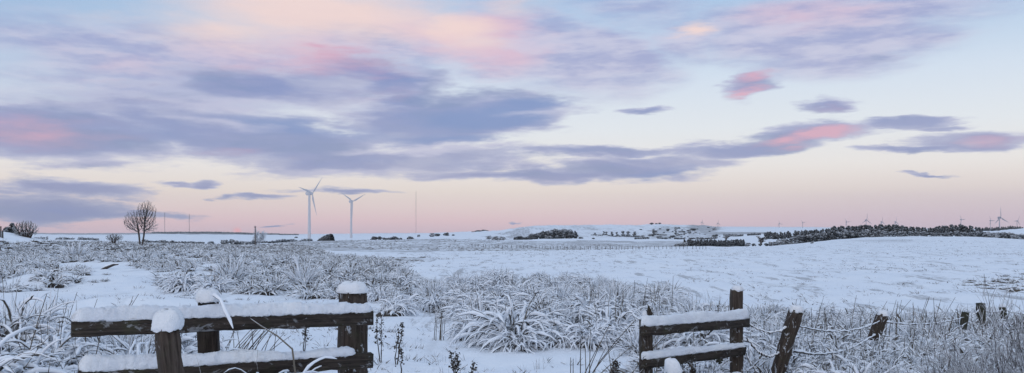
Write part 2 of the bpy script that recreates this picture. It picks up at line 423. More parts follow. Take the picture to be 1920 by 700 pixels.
def dome(R, H, rng, sn=.5, nu=14, nv=6, rough=.3):
    """low lumpy heap under a tussock: matted grass with snow on its upper side"""
    V = []; A = []
    for i in range(nv+1):
        f = i/nv; ph = f*math.pi/2
        for j in range(nu):
            a = j/nu*2*math.pi
            s = 1+rough*(rng.rand()-.5)
            V.append((R*math.cos(ph)*math.cos(a)*s, R*math.cos(ph)*math.sin(a)*s, H*math.sin(ph)*s-.04)); A.append((np.clip(sn*(-.2+f*1.9)+rng.uniform(-.25, .25), 0, 1), rng.uniform(0, .4)))
    Q = [(i*nu+j, i*nu+(j+1) % nu, (i+1)*nu+(j+1) % nu, (i+1)*nu+j) for i in range(nv) for j in range(nu)]
    return np.array(V), np.array(Q), np.array(A)
def join(*parts):
    mb = MB()
    for p in parts: mb.add(*p)
    return mb.arrays()

BIG = []
for s in range(7):
    r = np.random.RandomState(100+s)
    BIG.append(join(blades(300, .30, .47, r, th0=(0, 78), bend=(70, 155), w=.0165, seg=7, snowy=(.35, 1.15), dead=.07, Lvar=.55, mound=.26, bias=None if s % 3 else r.uniform(0, 6.28)),
                    dome(.38, .27, r, .55)))
UPR = []
for s in range(5):
    r = np.random.RandomState(200+s)
    UPR.append(join(blades(130, .24, .62, r, th0=(50, 92), bend=(5, 90), w=.012, seg=5, snowy=(.3, 1.05), dead=.16), dome(.28, .2, r, .22)))
def lite(s, n=34, w=.022, seg=4, L=.62, k=3, **kw):
    r = np.random.RandomState(300+s)
    return join(blades(n, .26, L, r, w=w, seg=seg, k=k, **kw), dome(.30, .18, r, .38, nu=8, nv=3))
LITE = [lite(s, 60, th0=(0, 78), L=.38, mound=.16, bend=(30, 140), snowy=(.15, 1), dead=.12) for s in range(7)] + [lite(s+9, 40, L=.5, th0=(45, 90), bend=(5, 80), w=.016, dead=.2, snowy=(.3, 1)) for s in range(1)]
TINY = [lite(s+40, 14, w=.03, seg=2, L=.34, th0=(15, 80), bend=(30, 110), dead=.15, snowy=(.05, .95)) for s in range(6)]
def dustpad(s):
    r = np.random.RandomState(500+s)
    return blades(9, .10, .22, r, th0=(10, 60), bend=(0, 40), w=.012, seg=2, k=3, snowy=(-.1, .6), dead=.1)
PAD = [dustpad(s) for s in range(6)]

def sample(poly, n, dmin, dmax, pxr, power=1.0):
    out = []
    while len(out) < n:
        m = n*6
        px = RS.uniform(pxr[0], pxr[1], m)
        # uniform in picture row of flat ground, softened: keeps far rows from clogging
        d = np.exp(RS.uniform(math.log(dmin), math.log(dmax), m))
        X = (px-960)/F*d; Z = zfun(X, d); qx, qy = project(X, d, Z)
        ok = inpoly(qx, qy, poly)
        for x, y, z in zip(X[ok], d[ok], Z[ok]): out.append((x, y, z))
        if ok.sum() == 0: break
    return out[:n]
def scatter(variants, pts, smin, smax, rng=RS, grow=0.0, sink=.02, flat=None):
    Vs, Qs, As = [], [], []; n = 0
    for (x, y, z) in pts:
        v, q, a = variants[rng.randint(len(variants))]
        s = rng.uniform(smin, smax)*(1+grow*y); r = rng.uniform(0, 6.283)
        c, si = math.cos(r), math.sin(r)
        sz = s*(rng.uniform(.75, 1.2)) * (flat if flat else 1)
        W = np.empty_like(v)
        W[:, 0] = (v[:, 0]*c-v[:, 1]*si)*s+x; W[:, 1] = (v[:, 0]*si+v[:, 1]*c)*s+y; W[:, 2] = v[:, 2]*sz+z-sink
        Vs.append(W); Qs.append(q+n); As.append(a); n += len(v)
    return np.concatenate(Vs), np.concatenate(Qs), np.concatenate(As)

# --- individual big tussocks (the ones that show largest)
big_me = [mesh_np('tussock', *v[:3], m_plant) for v in [(b_[0], b_[1], b_[2]) for b_ in BIG]]
upr_me = [mesh_np('upright_tussock', b_[0], b_[1], b_[2], m_plant) for b_ in UPR]
def put_tussock(x, y, s, kind, label, group=None, name='grass_tussock', rz=None, sz=None):
    me = random.choice(big_me if kind == 'b' else upr_me) if isinstance(kind, str) else kind
    o = obj(name, me); o.location = (x, y, zat(x, y)-.02)
    o.rotation_euler = (0, 0, random.uniform(0, 6.28) if rz is None else rz); o.scale = (s, s, (sz or s*random.uniform(.85, 1.15)))
    tag(o, label, 'grass tussock', group); return o
SPECIAL = [ # px, depth, scale, kind, label
 (960, 12.3, 1.15, 'b', 'big domed tussock of snow-laden arching grass in the snow between the two fences'),
 (1015, 13.0, .95, 'b', 'snow-laden tussock leaning against the right side of the big domed tussock mid-scene'),
 (905, 13.2, .75, 'u', 'dark brown fine-stemmed tuft at the left flank of the big domed tussock'),
 (1150, 12.6, .95, 'b', 'broad snow-covered tussock just left of the right fence gate post'),
 (1100, 14.5, .9, 'b', 'snowy tussock between the big domed tussock and the right fence'),
 (1240, 11.6, .8, 'b', 'snow-laden clump behind the right fence rails, nearest the left post'),
 (1320, 11.0, .9, 'b', 'snow-laden grass clump seen between the two rails of the right fence'),
 (735, 16.6, .75, 'b', 'arching snow-laden tussock just right of the snow-capped thick fence post'),
 (570, 24.0, .95, 'u', 'brown upright tussock above the middle of the left fence'),
 (435, 27.0, 1.3, 'u', 'large brown bushy tussock standing out of white grass above the left fence'),
 (345, 24.0, .9, 'b', 'left one of two low snow-draped tussocks at the far edge of the left clearing'),
 (400, 23.4, .85, 'b', 'right one of two low snow-draped tussocks at the far edge of the left clearing'),
 (140, 52, 1.4, 'u', 'dark bushy clump behind the smooth snow mound in the left clearing'),
 (55, 10.8, 1.15, 'u', 'dark brown upright grass clump at the left edge above the snow-buried foliage'),
 (15, 12.3, 1.0, 'u', 'thin brown grass clump cut by the left edge of the view'),
]
for (px, d, s, k, lab) in SPECIAL:
    x, y = XY(px, d); put_tussock(x, y, s, k, lab)
count = len(SPECIAL)
def group_of(poly, n, d0, d1, pr, s0, s1, pu, lab_b, lab_u, grp, mind=.3):
    global count
    kept = []
    for (x, y, z) in sample(poly, n*6, d0, d1, pr):
        if len(kept) >= n: break
        if grp.startswith('grass clumps') and 960+F*x/y > 1560 and y > 8.5 and random.random() < .35: continue
        if any((x-a)**2+(y-b_)**2 < mind**2 for a, b_ in kept): continue
        kept.append((x, y)); u = random.random() < pu
        s = random.uniform(s0, s1)*(.68 if grp.startswith('grass clumps') and y > 8.5 and 960+F*x/y > 1400 else 1)
        put_tussock(x, y, s, 'u' if u else 'b', lab_u if u else lab_b, grp+(' upright' if u else ' arching')); count += 1
group_of(MIDB, 88, 11.5, 32, (680, 1270), .45, .75, .12, 'snow-laden arching tussock in the belt of white grass between the two fences', 'frosted upright tuft in the belt of white grass between the two fences', 'tussocks in the middle grass belt', .36)
group_of(RIGHTN, 122, 6.2, 17.5, (1180, 2000), .42, .68, .25, 'snow-weighted tussock in the thick grass along the leaning wire fence on the right', 'frosted upright grass clump along the leaning wire fence on the right', 'grass clumps along the wire fence', .3)
group_of(LEFTF, 42, 5.6, 14, (-60, 380), .5, .8, .12, 'heavily snow-buried tussock left of and behind the near left fence', 'frosted upright grass clump left of and behind the near left fence', 'clumps around the near left fence', .28)

# --- mass of smaller grass, nobody could count it
pts = sample(LEFTR, 2700, 20, 150, (-80, 800)) + sample(LEFTP, 110, 20, 60, (-80, 200)) + sample(CLUMPA, 25, 18, 40, (290, 450))
V_, Q_, A_ = scatter(LITE, [p for p in pts if p[1] < 60], .5, .95, grow=.003, flat=.68)
farp = [p for p in pts if p[1] >= 60] + sample(LEFTR, 2600, 55, 230, (-80, 660))
V2, Q2, A2 = scatter(TINY, farp, .7, 1.2, grow=.003, flat=.7)
tag(obj('rough_grass', mesh_np('rough_grass', *join((V_, Q_, A_), (V2, Q2, A2)), m_plant)), 'thick frosted rough grass covering the left half beyond the clearing', 'grass', kind='stuff')
pts = sample(MIDB, 300, 11.5, 34, (680, 1270)) + sample(RIGHTN, 900, 6, 18, (1180, 2050)) + sample(LEFTF, 200, 5, 15, (-150, 400))
tag(obj('verge_grass', mesh_np('verge_grass', *scatter(LITE, pts, .35, .62, flat=.85), m_plant)), 'frosted small grass filling in between the foreground tussocks', 'grass', kind='stuff')
# heather hill and finger
pts = sample(HEATHER, 1500, 120, 420, (520, 1280)) + sample(FINGER, 160, 35, 90, (540, 850)) + sample(ROUGHR, 45, 18, 45, (1780, 1960))
tag(obj('heather_cover', mesh_np('heather_cover', *scatter(TINY, pts, .45, .8, grow=.003, flat=.55), m_fieldgrass)), 'low grey frosted heather on the far rise and its strip into the snow', 'heather', kind='stuff')
# specks of grass poking through the smooth snow
FIELD = [(760,478),(1000,472),(1280,466),(1550,462),(1640,450),(1900,452),(2100,455),(2100,600),(1270,585),(1240,548),(1100,528),(900,516),(780,512)]
pts = sample(FIELD, 2800, 17, 260, (740, 2000))
clear = [(90,500),(450,520),(450,560),(640,565),(880,600),(880,700),(1040,670),(1190,655),(1190,760),(400,760),(130,575),(60,560)]
pts3 = sample(clear, 60, 14, 40, (60, 1200))
pts2 = sample(clear, 420, 9, 40, (60, 1200))
tag(obj('field_stubble', mesh_np('field_stubble', *join(scatter(PAD, [p for p in pts if vnoise(np.array([p[0]/2.2]), np.array([p[1]/4.]))[0] > .42], .4, .9, grow=.009, flat=.55), scatter(PAD, pts2, .3, .7), scatter(LITE, pts3, .18, .42, flat=.7)), m_fieldgrass)), 'sparse dark grass tips poking through the smooth snow', 'grass', kind='stuff')

# ------------------------------------------------------------------ fences
def unit(v): v = np.array(v, float); return v/np.linalg.norm(v)
def beam(name, a, b_, h, w, mat, parent, n=14, seed=1, rough=.0035, roll=0.0):
    """sawn timber from a to b (centre line), height h, width w, slightly worn edges. Built in its own frame, x along it."""
    rng = np.random.RandomState(seed)
    a = Vector(a); b_ = Vector(b_); L = (b_-a).length
    ring = []
    c = .12
    base = [(-1+c, -1), (1-c, -1), (1, -1+c), (1, 1-c), (1-c, 1), (-1+c, 1), (-1, 1-c), (-1, -1+c)]
    V = []; n = max(n, 2)
    for i in range(n+1):
        f = i/n; e = 1 - (.05 if i in (0, n) else 0)
        for (u, v) in base:
            V.append((f*L, u*w/2*e+rng.normal(0, rough), v*h/2*e+rng.normal(0, rough)))
    V = np.array(V); k = 8; Q = []
    for i in range(n):
        for j in range(k):
            j2 = (j+1) % k; Q.append((i*k+j, i*k+j2, (i+1)*k+j2, (i+1)*k+j))
    for base_, fl in ((0, 1), (n*k, 0)):
        for q in ((0, 1, 2, 7), (7, 2, 3, 6), (6, 3, 4, 5)):
            qq = tuple(base_+x for x in q); Q.append(qq[::-1] if fl else qq)
    me = mesh_np(name, V, Q, None, mat, smooth=False)
    o = obj(name, me, parent)
    d = (b_-a).normalized()
    up = Vector((0, 0, 1)) if abs(d.z) < .9 else Vector((0, -1, 0))
    yv = up.cross(d).normalized(); zv = d.cross(yv)
    M = Matrix((d, yv, zv)).transposed().to_4x4() @ Matrix.Rotation(roll, 4, 'X'); M.translation = a
    o.matrix_local = M if parent is None else (Matrix.Translation(parent.location)@Matrix.Rotation(parent.rotation_euler.z, 4, 'Z')).inverted() @ M
    return o
def post(name, foot, top, w, t, mat, parent, seed=1, yaw=0.0):
    """upright timber; local z along it"""
    rng = np.random.RandomState(seed)
    foot = Vector(foot); top = Vector(top); L = (top-foot).length; n = 16; c = .14
    base = [(-1+c, -1), (1-c, -1), (1, -1+c), (1, 1-c), (1-c, 1), (-1+c, 1), (-1, 1-c), (-1, -1+c)]
    V = []
    for i in range(n+1):
        f = i/n; e = 1-(.06 if i == n else 0)
        for (u, v) in base:
            V.append((u*w/2*e+rng.normal(0, .0035), v*t/2*e+rng.normal(0, .0035), f*L+(rng.normal(0, .006) if i == n else 0)))
    V = np.array(V); k = 8; Q = []
    for i in range(n):
        for j in range(k):
            j2 = (j+1) % k; Q.append((i*k+j, i*k+j2, (i+1)*k+j2, (i+1)*k+j))
    for base_, fl in ((0, 1), (n*k, 0)):
        for q in ((0, 1, 2, 7), (7, 2, 3, 6), (6, 3, 4, 5)):
            qq = tuple(base_+x for x in q); Q.append(qq[::-1] if fl else qq)
    o = obj(name, mesh_np(name, V, Q, None, mat, smooth=False), parent)
    d = (top-foot).normalized()
    xv = Vector((math.cos(yaw), math.sin(yaw), 0)); xv = (xv-d*xv.dot(d)).normalized(); yv = d.cross(xv)
    M = Matrix((xv, yv, d)).transposed().to_4x4(); M.translation = foot
    o.matrix_local = M if parent is None else (Matrix.Translation(parent.location)@Matrix.Rotation(parent.rotation_euler.z, 4, 'Z')).inverted() @ M
    return o
def snow_ridge(name, a, b_, w, h, parent, seed=1, over=.012, taper=(1, 1), lump=.20, n=150, drop=.012):
    """snow lying along a rail; a,b are points on the rail's top centre line"""
    rng = np.random.RandomState(seed)
    a = np.array(a); b_ = np.array(b_); d = b_-a; L = np.linalg.norm(d); d /= L
    s = unit(np.cross(d, (0, 0, 1))); k = 16; V = []
    org = np.array(parent.location) if parent else np.zeros(3)
    for i in range(n+1):
        f = i/n; e = min(1, (f*L)/.05+.12, ((1-f)*L)/.05+.12); e = math.sqrt(min(1, e))
        q = a+d*L*f
        hn = h*(1+lump*2*(vnoise(np.array([f*L*3.1+seed*7]), np.array([.5]))[0]-.5)+.16*(vnoise(np.array([f*L*14+seed]), np.array([3.5]))[0]-.5))*e
        hn *= taper[0]*(1-f)+taper[1]*f
        for j in range(k):
            t = j/k*2*math.pi; cx, cz = math.cos(t), math.sin(t)
            if cz >= 0:
                xx = math.copysign(abs(cx)**.55, cx)*(w/2+over)*e; zz = abs(cz)**.75*hn
            else:
                xx = math.copysign(abs(cx)**.5, cx)*(w/2+over)*e; zz = -abs(cz)**.6*drop*(1.2 if abs(cx) > .3 else .5)
            nn = .008*(vnoise(np.array([f*L*26+j*1.7]), np.array([j*2.3+seed]))[0]-.5)*2 + rng.normal(0, .0022)
            if cz < .1: xx *= 1+.10*(vnoise(np.array([f*L*16+5]), np.array([seed*2.+(cx > 0)]))[0]-.6)*2
            V.append(q+s*(xx+nn)+np.array([0, 0, zz+nn+.003])-org)
    Q = [(i*k+j, i*k+(j+1) % k, (i+1)*k+(j+1) % k, (i+1)*k+j) for i in range(n) for j in range(k)]
    for base, fl in ((0, 0), (n*k, 1)):
        for j in range(1, k//2):
            q = (base+(j-1 if j > 1 else 0), base+j, base+k-1-j if j < k//2 else 0, base+(k-j) % k)
            if j == 1: q = (base, base+1, base+k-2, base+k-1) if False else (base+0, base+1, base+k-1, base+k-1)
            q = (base+j, base+j+1 if j+1 <= k//2 else base+j, base+k-j-1 if k-j-1 >= k//2 else base+k-j, base+k-j)
            if len(set(q)) == 4: Q.append(q if fl else q[::-1])
        Q.append((base+0, base+1, base+k-1, base+0)[:4]) if False else None
    return obj(name, mesh_np(name, np.array(V), Q, None, m_snow), parent)
def snow_cap(name, c, rx, ry, h, parent, seed=1, drip=.015, tilt=0.0):
    """heap of snow sitting on a post top: a rounded, uneven dome that overhangs the end grain"""
    rng = np.random.RandomState(seed); nu, nv = 28, 14; V = []
    ox, oy = seed*3.7, seed*1.9
    org = np.array(parent.location) if parent else np.zeros(3)
    for i in range(nv+1):
        f = i/nv; ph = -0.5+f*(math.pi/2+.5)
        for j in range(nu):
            a = j/nu*2*math.pi
            r = max(0, math.cos(ph))**.5 if ph < math.pi/2 else 0
            if i == nv: r = .02
            sx = math.copysign(abs(math.cos(a))**.7, math.cos(a)); sy = math.copysign(abs(math.sin(a))**.7, math.sin(a))
            nn = 1+rng.normal(0, .012)+.22*(vnoise(np.array([2.2*sx+ox]), np.array([2.2*sy+oy+2*f]))[0]-.5)+.10*(vnoise(np.array([7*sx+ox]), np.array([7*sy+oy+6*f]))[0]-.5)
            z = (h*math.sin(ph) if ph > 0 else drip*math.sin(ph)*2*(.5+rng.rand()))*(nn if ph > 0 else 1)
            V.append((rx*r*sx*nn+tilt*z, ry*r*sy*nn, z+.004))
    V = np.array(V)+np.array(c)-org
    Q = [(i*nu+j, i*nu+(j+1) % nu, (i+1)*nu+(j+1) % nu, (i+1)*nu+j) for i in range(nv) for j in range(nu)]
    return obj(name, mesh_np(name, V, Q, None, m_snow), parent)

# left fence, end nearest the left edge first
A0 = P(134, 616, 5.1); A1 = P(697, 596, 6.1)
L0 = P(146, 712, 5.12); L1 = P(697, 675, 6.1)
fl = thing('wooden_fence', 'near snow-topped dark two-rail fence with a thick snow-capped end post, at left', 'fence', (A0.x, A0.y, 0))
beam('top_rail', A0, A1, .096, .06, m_rail, fl, 30, 1)
beam('lower_rail', L0, L1, .10, .06, m_rail, fl, 30, 2)
up = Vector((0, 0, .048))
bk = Vector((-.05, .12, 0))
c1 = P(391, 560, 5.72); p1 = post('post', (c1.x, c1.y, -.2), (c1.x, c1.y, c1.z+.005), .125, .11, m_post, fl, 5, yaw=.18)
c2 = P(661, 549, 6.27); p2 = post('post', (c2.x, c2.y, -.2), c2, .165, .165, m_rough, fl, 6, yaw=.62)
snow_ridge('snow_layer', np.array(A0+up), np.array(A1+up), .062, .064, fl, 3, taper=(1.08, .9))
up2 = Vector((0, 0, .05))
snow_ridge('snow_layer', np.array(L0+up2), np.array(L0.lerp(L1, .93)+up2), .06, .066, fl, 8, taper=(1.05, .62), lump=.4)
snow_cap('snow_cap', (c2.x, c2.y, c2.z), .100, .098, .072, fl, 4, drip=.005)
snow_cap('snow_cap', (c1.x+.01, c1.y-.03, c1.z-.01), .072, .07, .07, fl, 9)
# leaning stake in front
s0 = P(325, 745, 4.55); s1 = P(312, 611, 4.5)
st = thing('leaning_post', 'lichen-spotted leaning post under a round cap of snow, in front of the near left fence', 'post', (s0.x, s0.y, 0))
foot = Vector(s1)+(Vector(s0)-Vector(s1))*((s1.z+.15)/(s1.z-s0.z))
post('shaft', foot, s1, .10, .11, m_rough, st, 12, yaw=.7)
snow_cap('snow_cap', (s1.x+.002, s1.y, s1.z-.004), .073, .072, .085, st, 2, tilt=.08, drip=.022)
for k, (px, py, r) in enumerate([]):
    c_ = P(px, py, 4.425)
    snow_cap('snow_fleck', (c_.x, c_.y, c_.z), r*1.1, .012, r*1.6, st, 20+k, drip=.004)

# right fence
B0 = P(1204, 620, 7.35); B1 = P(1402, 604.5, 8.6); D0 = P(1204, 682, 7.35); D1 = P(1394, 657.5, 8.55)
fr_ = thing('wooden_fence', 'short two-rail timber fence section with snow on its rails, right of the middle', 'fence', (B0.x, B0.y, 0))
beam('top_rail', B0, B1, .088, .055, m_rail, fr_, 16, 21)
beam('lower_rail', D0, D1, .085, .055, m_rail, fr_, 16, 22)
e0 = P(1211, 600, 7.47); post('post', (e0.x, e0.y, -.15), e0, .098, .09, m_post, fr_, 23, yaw=.15)
e1 = P(1381, 544, 8.62); post('post', (e1.x, e1.y, -.15), e1, .108, .09, m_rough, fr_, 24, yaw=.1)
e2 = P(1216, 573, 7.55); mbs = MB(); base = P(1216, 610, 7.55)
mbs.tube([np.array(base)-[0, 0, .15], np.array(base), np.array(P(1218, 588, 7.55)), np.array(e2)], [.04, .036, .027, .004], 6)
mbs.v[0] = mbs.v[0]-np.array(fr_.location)
obj('split_stub', mbs.mesh('split_stub', m_post, False), fr_)
u3 = Vector((0, 0, .044))
snow_ridge('snow_layer', np.array(B0+u3), np.array(B1+u3), .055, .075, fr_, 31, n=50)
snow_ridge('snow_layer', np.array(D0+u3), np.array(D1+u3), .055, .055, fr_, 33, n=50, taper=(1, .5))
snow_cap('snow_cap', (e1.x+.01, e1.y, e1.z), .055, .05, .04, fr_, 35)
snow_cap('snow_cap', (e2.x-.035, e2.y, e2.z-.12), .022, .03, .07, fr_, 36)
# small stump with tall snow cap
q = P(1263, 697, 7.0); sm = thing('post_stump', 'short broken stump under a tall cone of snow in front of the right fence', 'stump', (q.x, q.y, 0))
post('shaft', (q.x, q.y, -.1), q, .085, .08, m_rough, sm, 41, yaw=.5); snow_cap('snow_cap', (q.x, q.y, q.z), .062, .058, .10, sm, 42, tilt=-.2)
q = P(1347, 672, 9.3); sm = thing('post_stump', 'small dark broken stump seen under the lower rail of the right fence', 'stump', (q.x, q.y, 0))
post('shaft', (q.x, q.y, -.1), q, .08, .07, m_green, sm, 43, yaw=.3)

# leaning wire fence
W = [ # foot px, py | top px, py | depth | width | mat | snow
 (1445, 745, 1493, 582, 8.7, .115, m_rough, True),
 (1617, 690, 1655, 590, 11.2, .115, m_rough, True),
 (1801, 650, 1810, 586, 13.6, .085, m_green, False),
 (1842, 640, 1838, 569, 14.0, .105, m_green, False),
 (1884, 605, 1879, 574, 15.0, .085, m_green, True)]
wf = thing('wire_fence', 'leaning old posts joined by sagging snow-coated wires running off to the right', 'fence', (*XY(1470, 8.7), 0))
tops = []
for i, (fx, fy, tx, ty, d, w, m, sn) in enumerate(W):
    t = P(tx, ty, d); f_ = P(fx, fy, d); dirv = (f_-t).normalized()
    zb = zat(f_.x, f_.y)-.15
    ft = t+dirv*((t.z-zb)/max(.2, -dirv.z))
    o = post('post', ft, t, w, w*.9, m, wf, 50+i, yaw=.25)
    tops.append((t, ft, w))
    if sn:
        snow_cap('snow_cap', (t.x, t.y, t.z-.01), w*.56, w*.52, w*.5, wf, 60+i)
    if False:
        for k in range(5):
            f = .03+k*.09+.03*random.random(); c_ = t.lerp(ft, f)+Vector((-.035+.03*random.random(), -w*.47, 0))
            snow_cap('snow_fleck', (c_.x, c_.y, c_.z), .013, .012, .022, wf, 70+i*20+k, drip=.004)
def wire(a, b_, sag, r, parent, seed, name='wire'):
    n = 40; rng = np.random.RandomState(seed); a = np.array(a); b_ = np.array(b_)
    f = np.linspace(0, 1, n+1)[:, None]
    pts = a*(1-f)+b_*f; pts[:, 2] -= sag*4*(f*(1-f))[:, 0]; pts += rng.normal(0, .004, pts.shape)
    mb = MB(); mb.tube(pts-np.array(parent.location), r*(.35+.75*rng.rand(n+1)*(.5+vnoise(np.arange(n+1)*.35, np.full(n+1, seed*1.3)))), 6, snow=.7, tone=.2)
    obj(name, mb.mesh(name, m_plant), parent)
g0 = [P(1400, 604, 8.62), P(1400, 632, 8.62), P(1396, 655, 8.62)]
fs = [.10, .36, .58]
prev = g0
for i, (t, ft, w) in enumerate(tops):
    cur = [t.lerp(ft, x/(1 if i < 2 else .9)) for x in (([.14, .4, .62] if i < 2 else [.12, .5, .8]))]
    for k in range(3 if i < 2 else 2):
        wire(prev[k], cur[k], [.09, .10, .07, .03, .05][i]*(1+.4*k), (.013, .016, .013)[k]*(1 if i < 3 else .9), wf, 90+i*5+k)
    prev = cur
wire(prev[0], P(1990, 590, 15.6), .05, .012, wf, 131)

# small far fence of little posts at the field edge
ff = thing('field_fence', 'tiny line of wire fence posts along the far edge of the smooth field', 'fence', (*XY(1100, 250), 0))
protop = None
mbp = MB()
for i in range(64):
    px = 884+i*7.0+random.uniform(-2.5, 2.5); d = 190 if px > 1150 else 200
    x, y = XY(px, d); z = zat(x, y)
    mb = MB(); mb.tube([(0, 0, -.3), (0, 0, .4), (0, 0, .72)], [.045, .045, .04], 4)
    if protop is None: protop = mb.mesh('post', m_post)
    o = obj('post', protop, ff); o.location = (x-ff.location.x, y, z); o.location.y -= ff.location.y; o.rotation_euler = (random.uniform(-.1, .1), random.uniform(-.1, .1), 0)
mb = MB(); pp = []
for i in range(60):
    px = 884+i*8.5; d = 190 if px > 1150 else 200; x, y = XY(px, d); pp.append((x-ff.location.x, y-ff.location.y, zat(x, y)+.62))
mb.tube(pp, .012, 4, snow=.6); obj('wire', mb.mesh('wire', m_plant), ff)

# ------------------------------------------------------------------ dead weeds and stems near by
def weed(px, d, h, seed, label, lean=0.0, heads=3, name='dead_weed'):
    rng = np.random.RandomState(seed); x, y = XY(px, d); z = zat(x, y)
    t = thing(name, label, 'dead plant', (x, y, z)); mb = MB(); hb = MB()
    for k in range(heads):
        a = rng.uniform(0, 6.28); l = h*rng.uniform(.7, 1); bx = rng.uniform(-.05, .05)*heads*.6
        pts = [(bx*.3, 0, -.03)]
        for s in range(5): pts.append((bx*(.3+.7*(s+1)/5)+lean*l*(s+1)/5+rng.normal(0, .008), rng.normal(0, .01), l*(s+1)/5))
        mb.tube(pts, np.linspace(.008, .004, 6), 4, snow=.0, tone=.2)
        top = np.array(pts[-1]); dirr = np.array(pts[-1])-np.array(pts[2])
        for q in range(46):
            f = rng.rand(); c = top-dirr*f*.95+rng.normal(0, .012+.016*f, 3); s = rng.uniform(.008, .022)
            R = Matrix.Rotation(rng.uniform(0, 6), 3, 'Z')@Matrix.Rotation(rng.uniform(0, 3), 3, 'X')
            hb.box(c, (s, s*.8, s*.5), R, A=np.column_stack([np.where(np.arange(8) % 2 == 1, rng.uniform(.1, .75), .0), np.full(8, rng.uniform(0, .5))]))
    obj('stem', mb.mesh('stem', m_plant), t); obj('seed_head', hb.mesh('seed_head', m_plant), t)
weed(716, 10.6, .58, 1, 'dark dead dock stalk standing in snow just right of the thick fence post', 0, 2)
weed(742, 10.4, .58, 2, 'pair of dark dead dock stalks in snow, one step right of the first stalk', .08, 2)
weed(752, 9.7, .34, 3, 'short dark seed stalk low in the snow right of the thick fence post', .05, 1)
weed(567, 11.4, .52, 4, 'dark brown seed stalks seen through the gap between the left fence rails', 0, 2)
weed(855, 9.4, .34, 5, 'dark dead weed clump at the bottom edge left of the big domed tussock', 0, 3)
weed(882, 9.2, .30, 6, 'single dark curled weed stalk beside the dead clump at the bottom edge', .05, 1)
weed(1155, 9.0, .27, 7, 'withered dark seed stalks at the bottom edge left of the right fence', .1, 3)
weed(1285, 7.8, .5, 8, 'dead seed stalks under the lower rail of the right fence', -.05, 3)
def reeds(px, d, n, h, spread, seed, label, lean=.15, rz=0):
    rng = np.random.RandomState(seed); x, y = XY(px, d); mb = MB()
    for k in range(n):
        bx, by = rng.normal(0, spread, 2); l = h*rng.uniform(.55, 1.1); ln = lean*rng.normal(1, .8)
        pts = [(bx+ln*l*(s/4)**1.4, by+.03*s, l*s/4-.03) for s in range(5)]
        mb.tube(pts, np.linspace(.006, .0028, 5), 4, snow=-.15, tone=rng.uniform(.2, .8))
    o = obj('dry_stems', mb.mesh('dry_stems', m_plant)); o.location = (x, y, zat(x, y)); o.name = 'straw_tuft'; tag(o, label, 'dry stems', kind='stuff' if spread >= .3 else None)
reeds(190, 11.5, 6, .80, .12, 1, 'tall thin leaning straw stems in the snow above the left end of the near fence', .3)
reeds(110, 11.5, 10, .82, .4, 2, 'scattered thin brown straws between the dark grass clump and the left fence', .1)
reeds(262, 11.5, 9, .42, .14, 3, 'short leaning straws just above the top rail, right of the tall straws', .5)
reeds(450, 10.2, 26, .50, .16, 4, 'fan of leaning straws seen through the gap right of the middle fence post', .45)
reeds(825, 13.2, 7, .45, .06, 5, 'few straws standing alone in the snow left of the big domed tussock', .02)
reeds(1095, 8.2, 9, .75, .12, 6, 'long bare crossing straws at the bottom, left of the right fence', .45)
reeds(1075, 8.6, 4, .50, .04, 7, 'two or three short upright straws at the bottom middle edge', .02)
reeds(1210, 15, 16, .75, .3, 8, 'upright straws behind the splintered post of the right fence', .1)
reeds(1600, 12.0, 30, .55, .9, 9, 'thin straws sticking out of the grass left of the second leaning wire post', .15)
reeds(1740, 13.0, 34, .60, .9, 10, 'thin straws sticking out of the grass between the second and third wire posts', .25)
reeds(60, 7.4, 5, .75, .3, 11, 'long dark straws rising from the snow-buried foliage at the lower left corner', .15)

# heavy snow-bowed foliage by the left fence, close
def bowed(name, px, d, n, L, w, seed, label, z0=None, bias=None, bend=(70, 130), sc_=1.0):
    r = np.random.RandomState(seed); x, y = XY(px, d)
    v, q_, a = join(blades(int(n*1.9), .28*L/.6, L*.58, r, th0=(0, 72), bend=bend, w=w*.78, seg=8, k=6, snowy=(.5, 1.15), dead=.07, bias=bias, Lvar=.5, mound=.34*L/.6), dome(.34*L/.6, .34*L/.6, r, .5))
    o = obj(name, mesh_np(name, v, q_, a, m_plant)); o.location = (x, y, (zat(x, y) if z0 is None else z0)-.02); o.scale = (sc_,)*3
    tag(o, label, 'snow-bowed plant')
bowed('bowed_plant', 40, 6.0, 190, .70, .017, 1, 'mass of thick snow-buried arching leaves in the lower left corner')
bowed('bowed_plant', 130, 6.3, 170, .60, .016, 2, 'snow-buried arching leaves under the left end of the near fence')
bowed('bowed_plant', -40, 6.4, 170, .8, .018, 3, 'snow-buried foliage cut off by the left edge at the bottom')
bowed('bowed_plant', 100, 7.6, 150, .58, .016, 4, 'snow-heaped arching foliage right behind the left end of the near fence')
bowed('bowed_plant', 235, 7.4, 70, .62, .018, 5, 'white arching grass seen between the rails left of the leaning post')
for k_, (px_, d_, L_, lab_) in enumerate([(185, 6.9, .62, 'white arching leaves between the rails at the left end of the near fence'), (270, 8.0, .6, 'white grass heap behind the rails just left of the leaning post'), (10, 8.2, .75, 'snow-buried foliage at the left edge under the brown grass clump'), (70, 9.2, .6, 'snow-buried foliage at the foot of the brown upright clump at the left edge'), (140, 9.0, .55, 'snow-heaped plant just above the left end of the top rail'), (350, 7.2, .5, 'snow-heaped plant seen between leaning post and middle fence post'), (20, 5.3, .5, 'snow-buried foliage lowest in the left corner')]):
    bowed('bowed_plant', px_, d_, 150, L_, .015, 60+k_, lab_, bend=(50, 140))
bowed('bowed_plant', 520, 5.5, 40, .72, .010, 6, 'snow-coated arching stems hanging over the lower rail of the left fence', z0=.28)
bowed('bowed_plant', 455, 5.2, 18, .62, .009, 7, 'few snow-coated stems in front of the lower rail by the middle post', z0=.25)
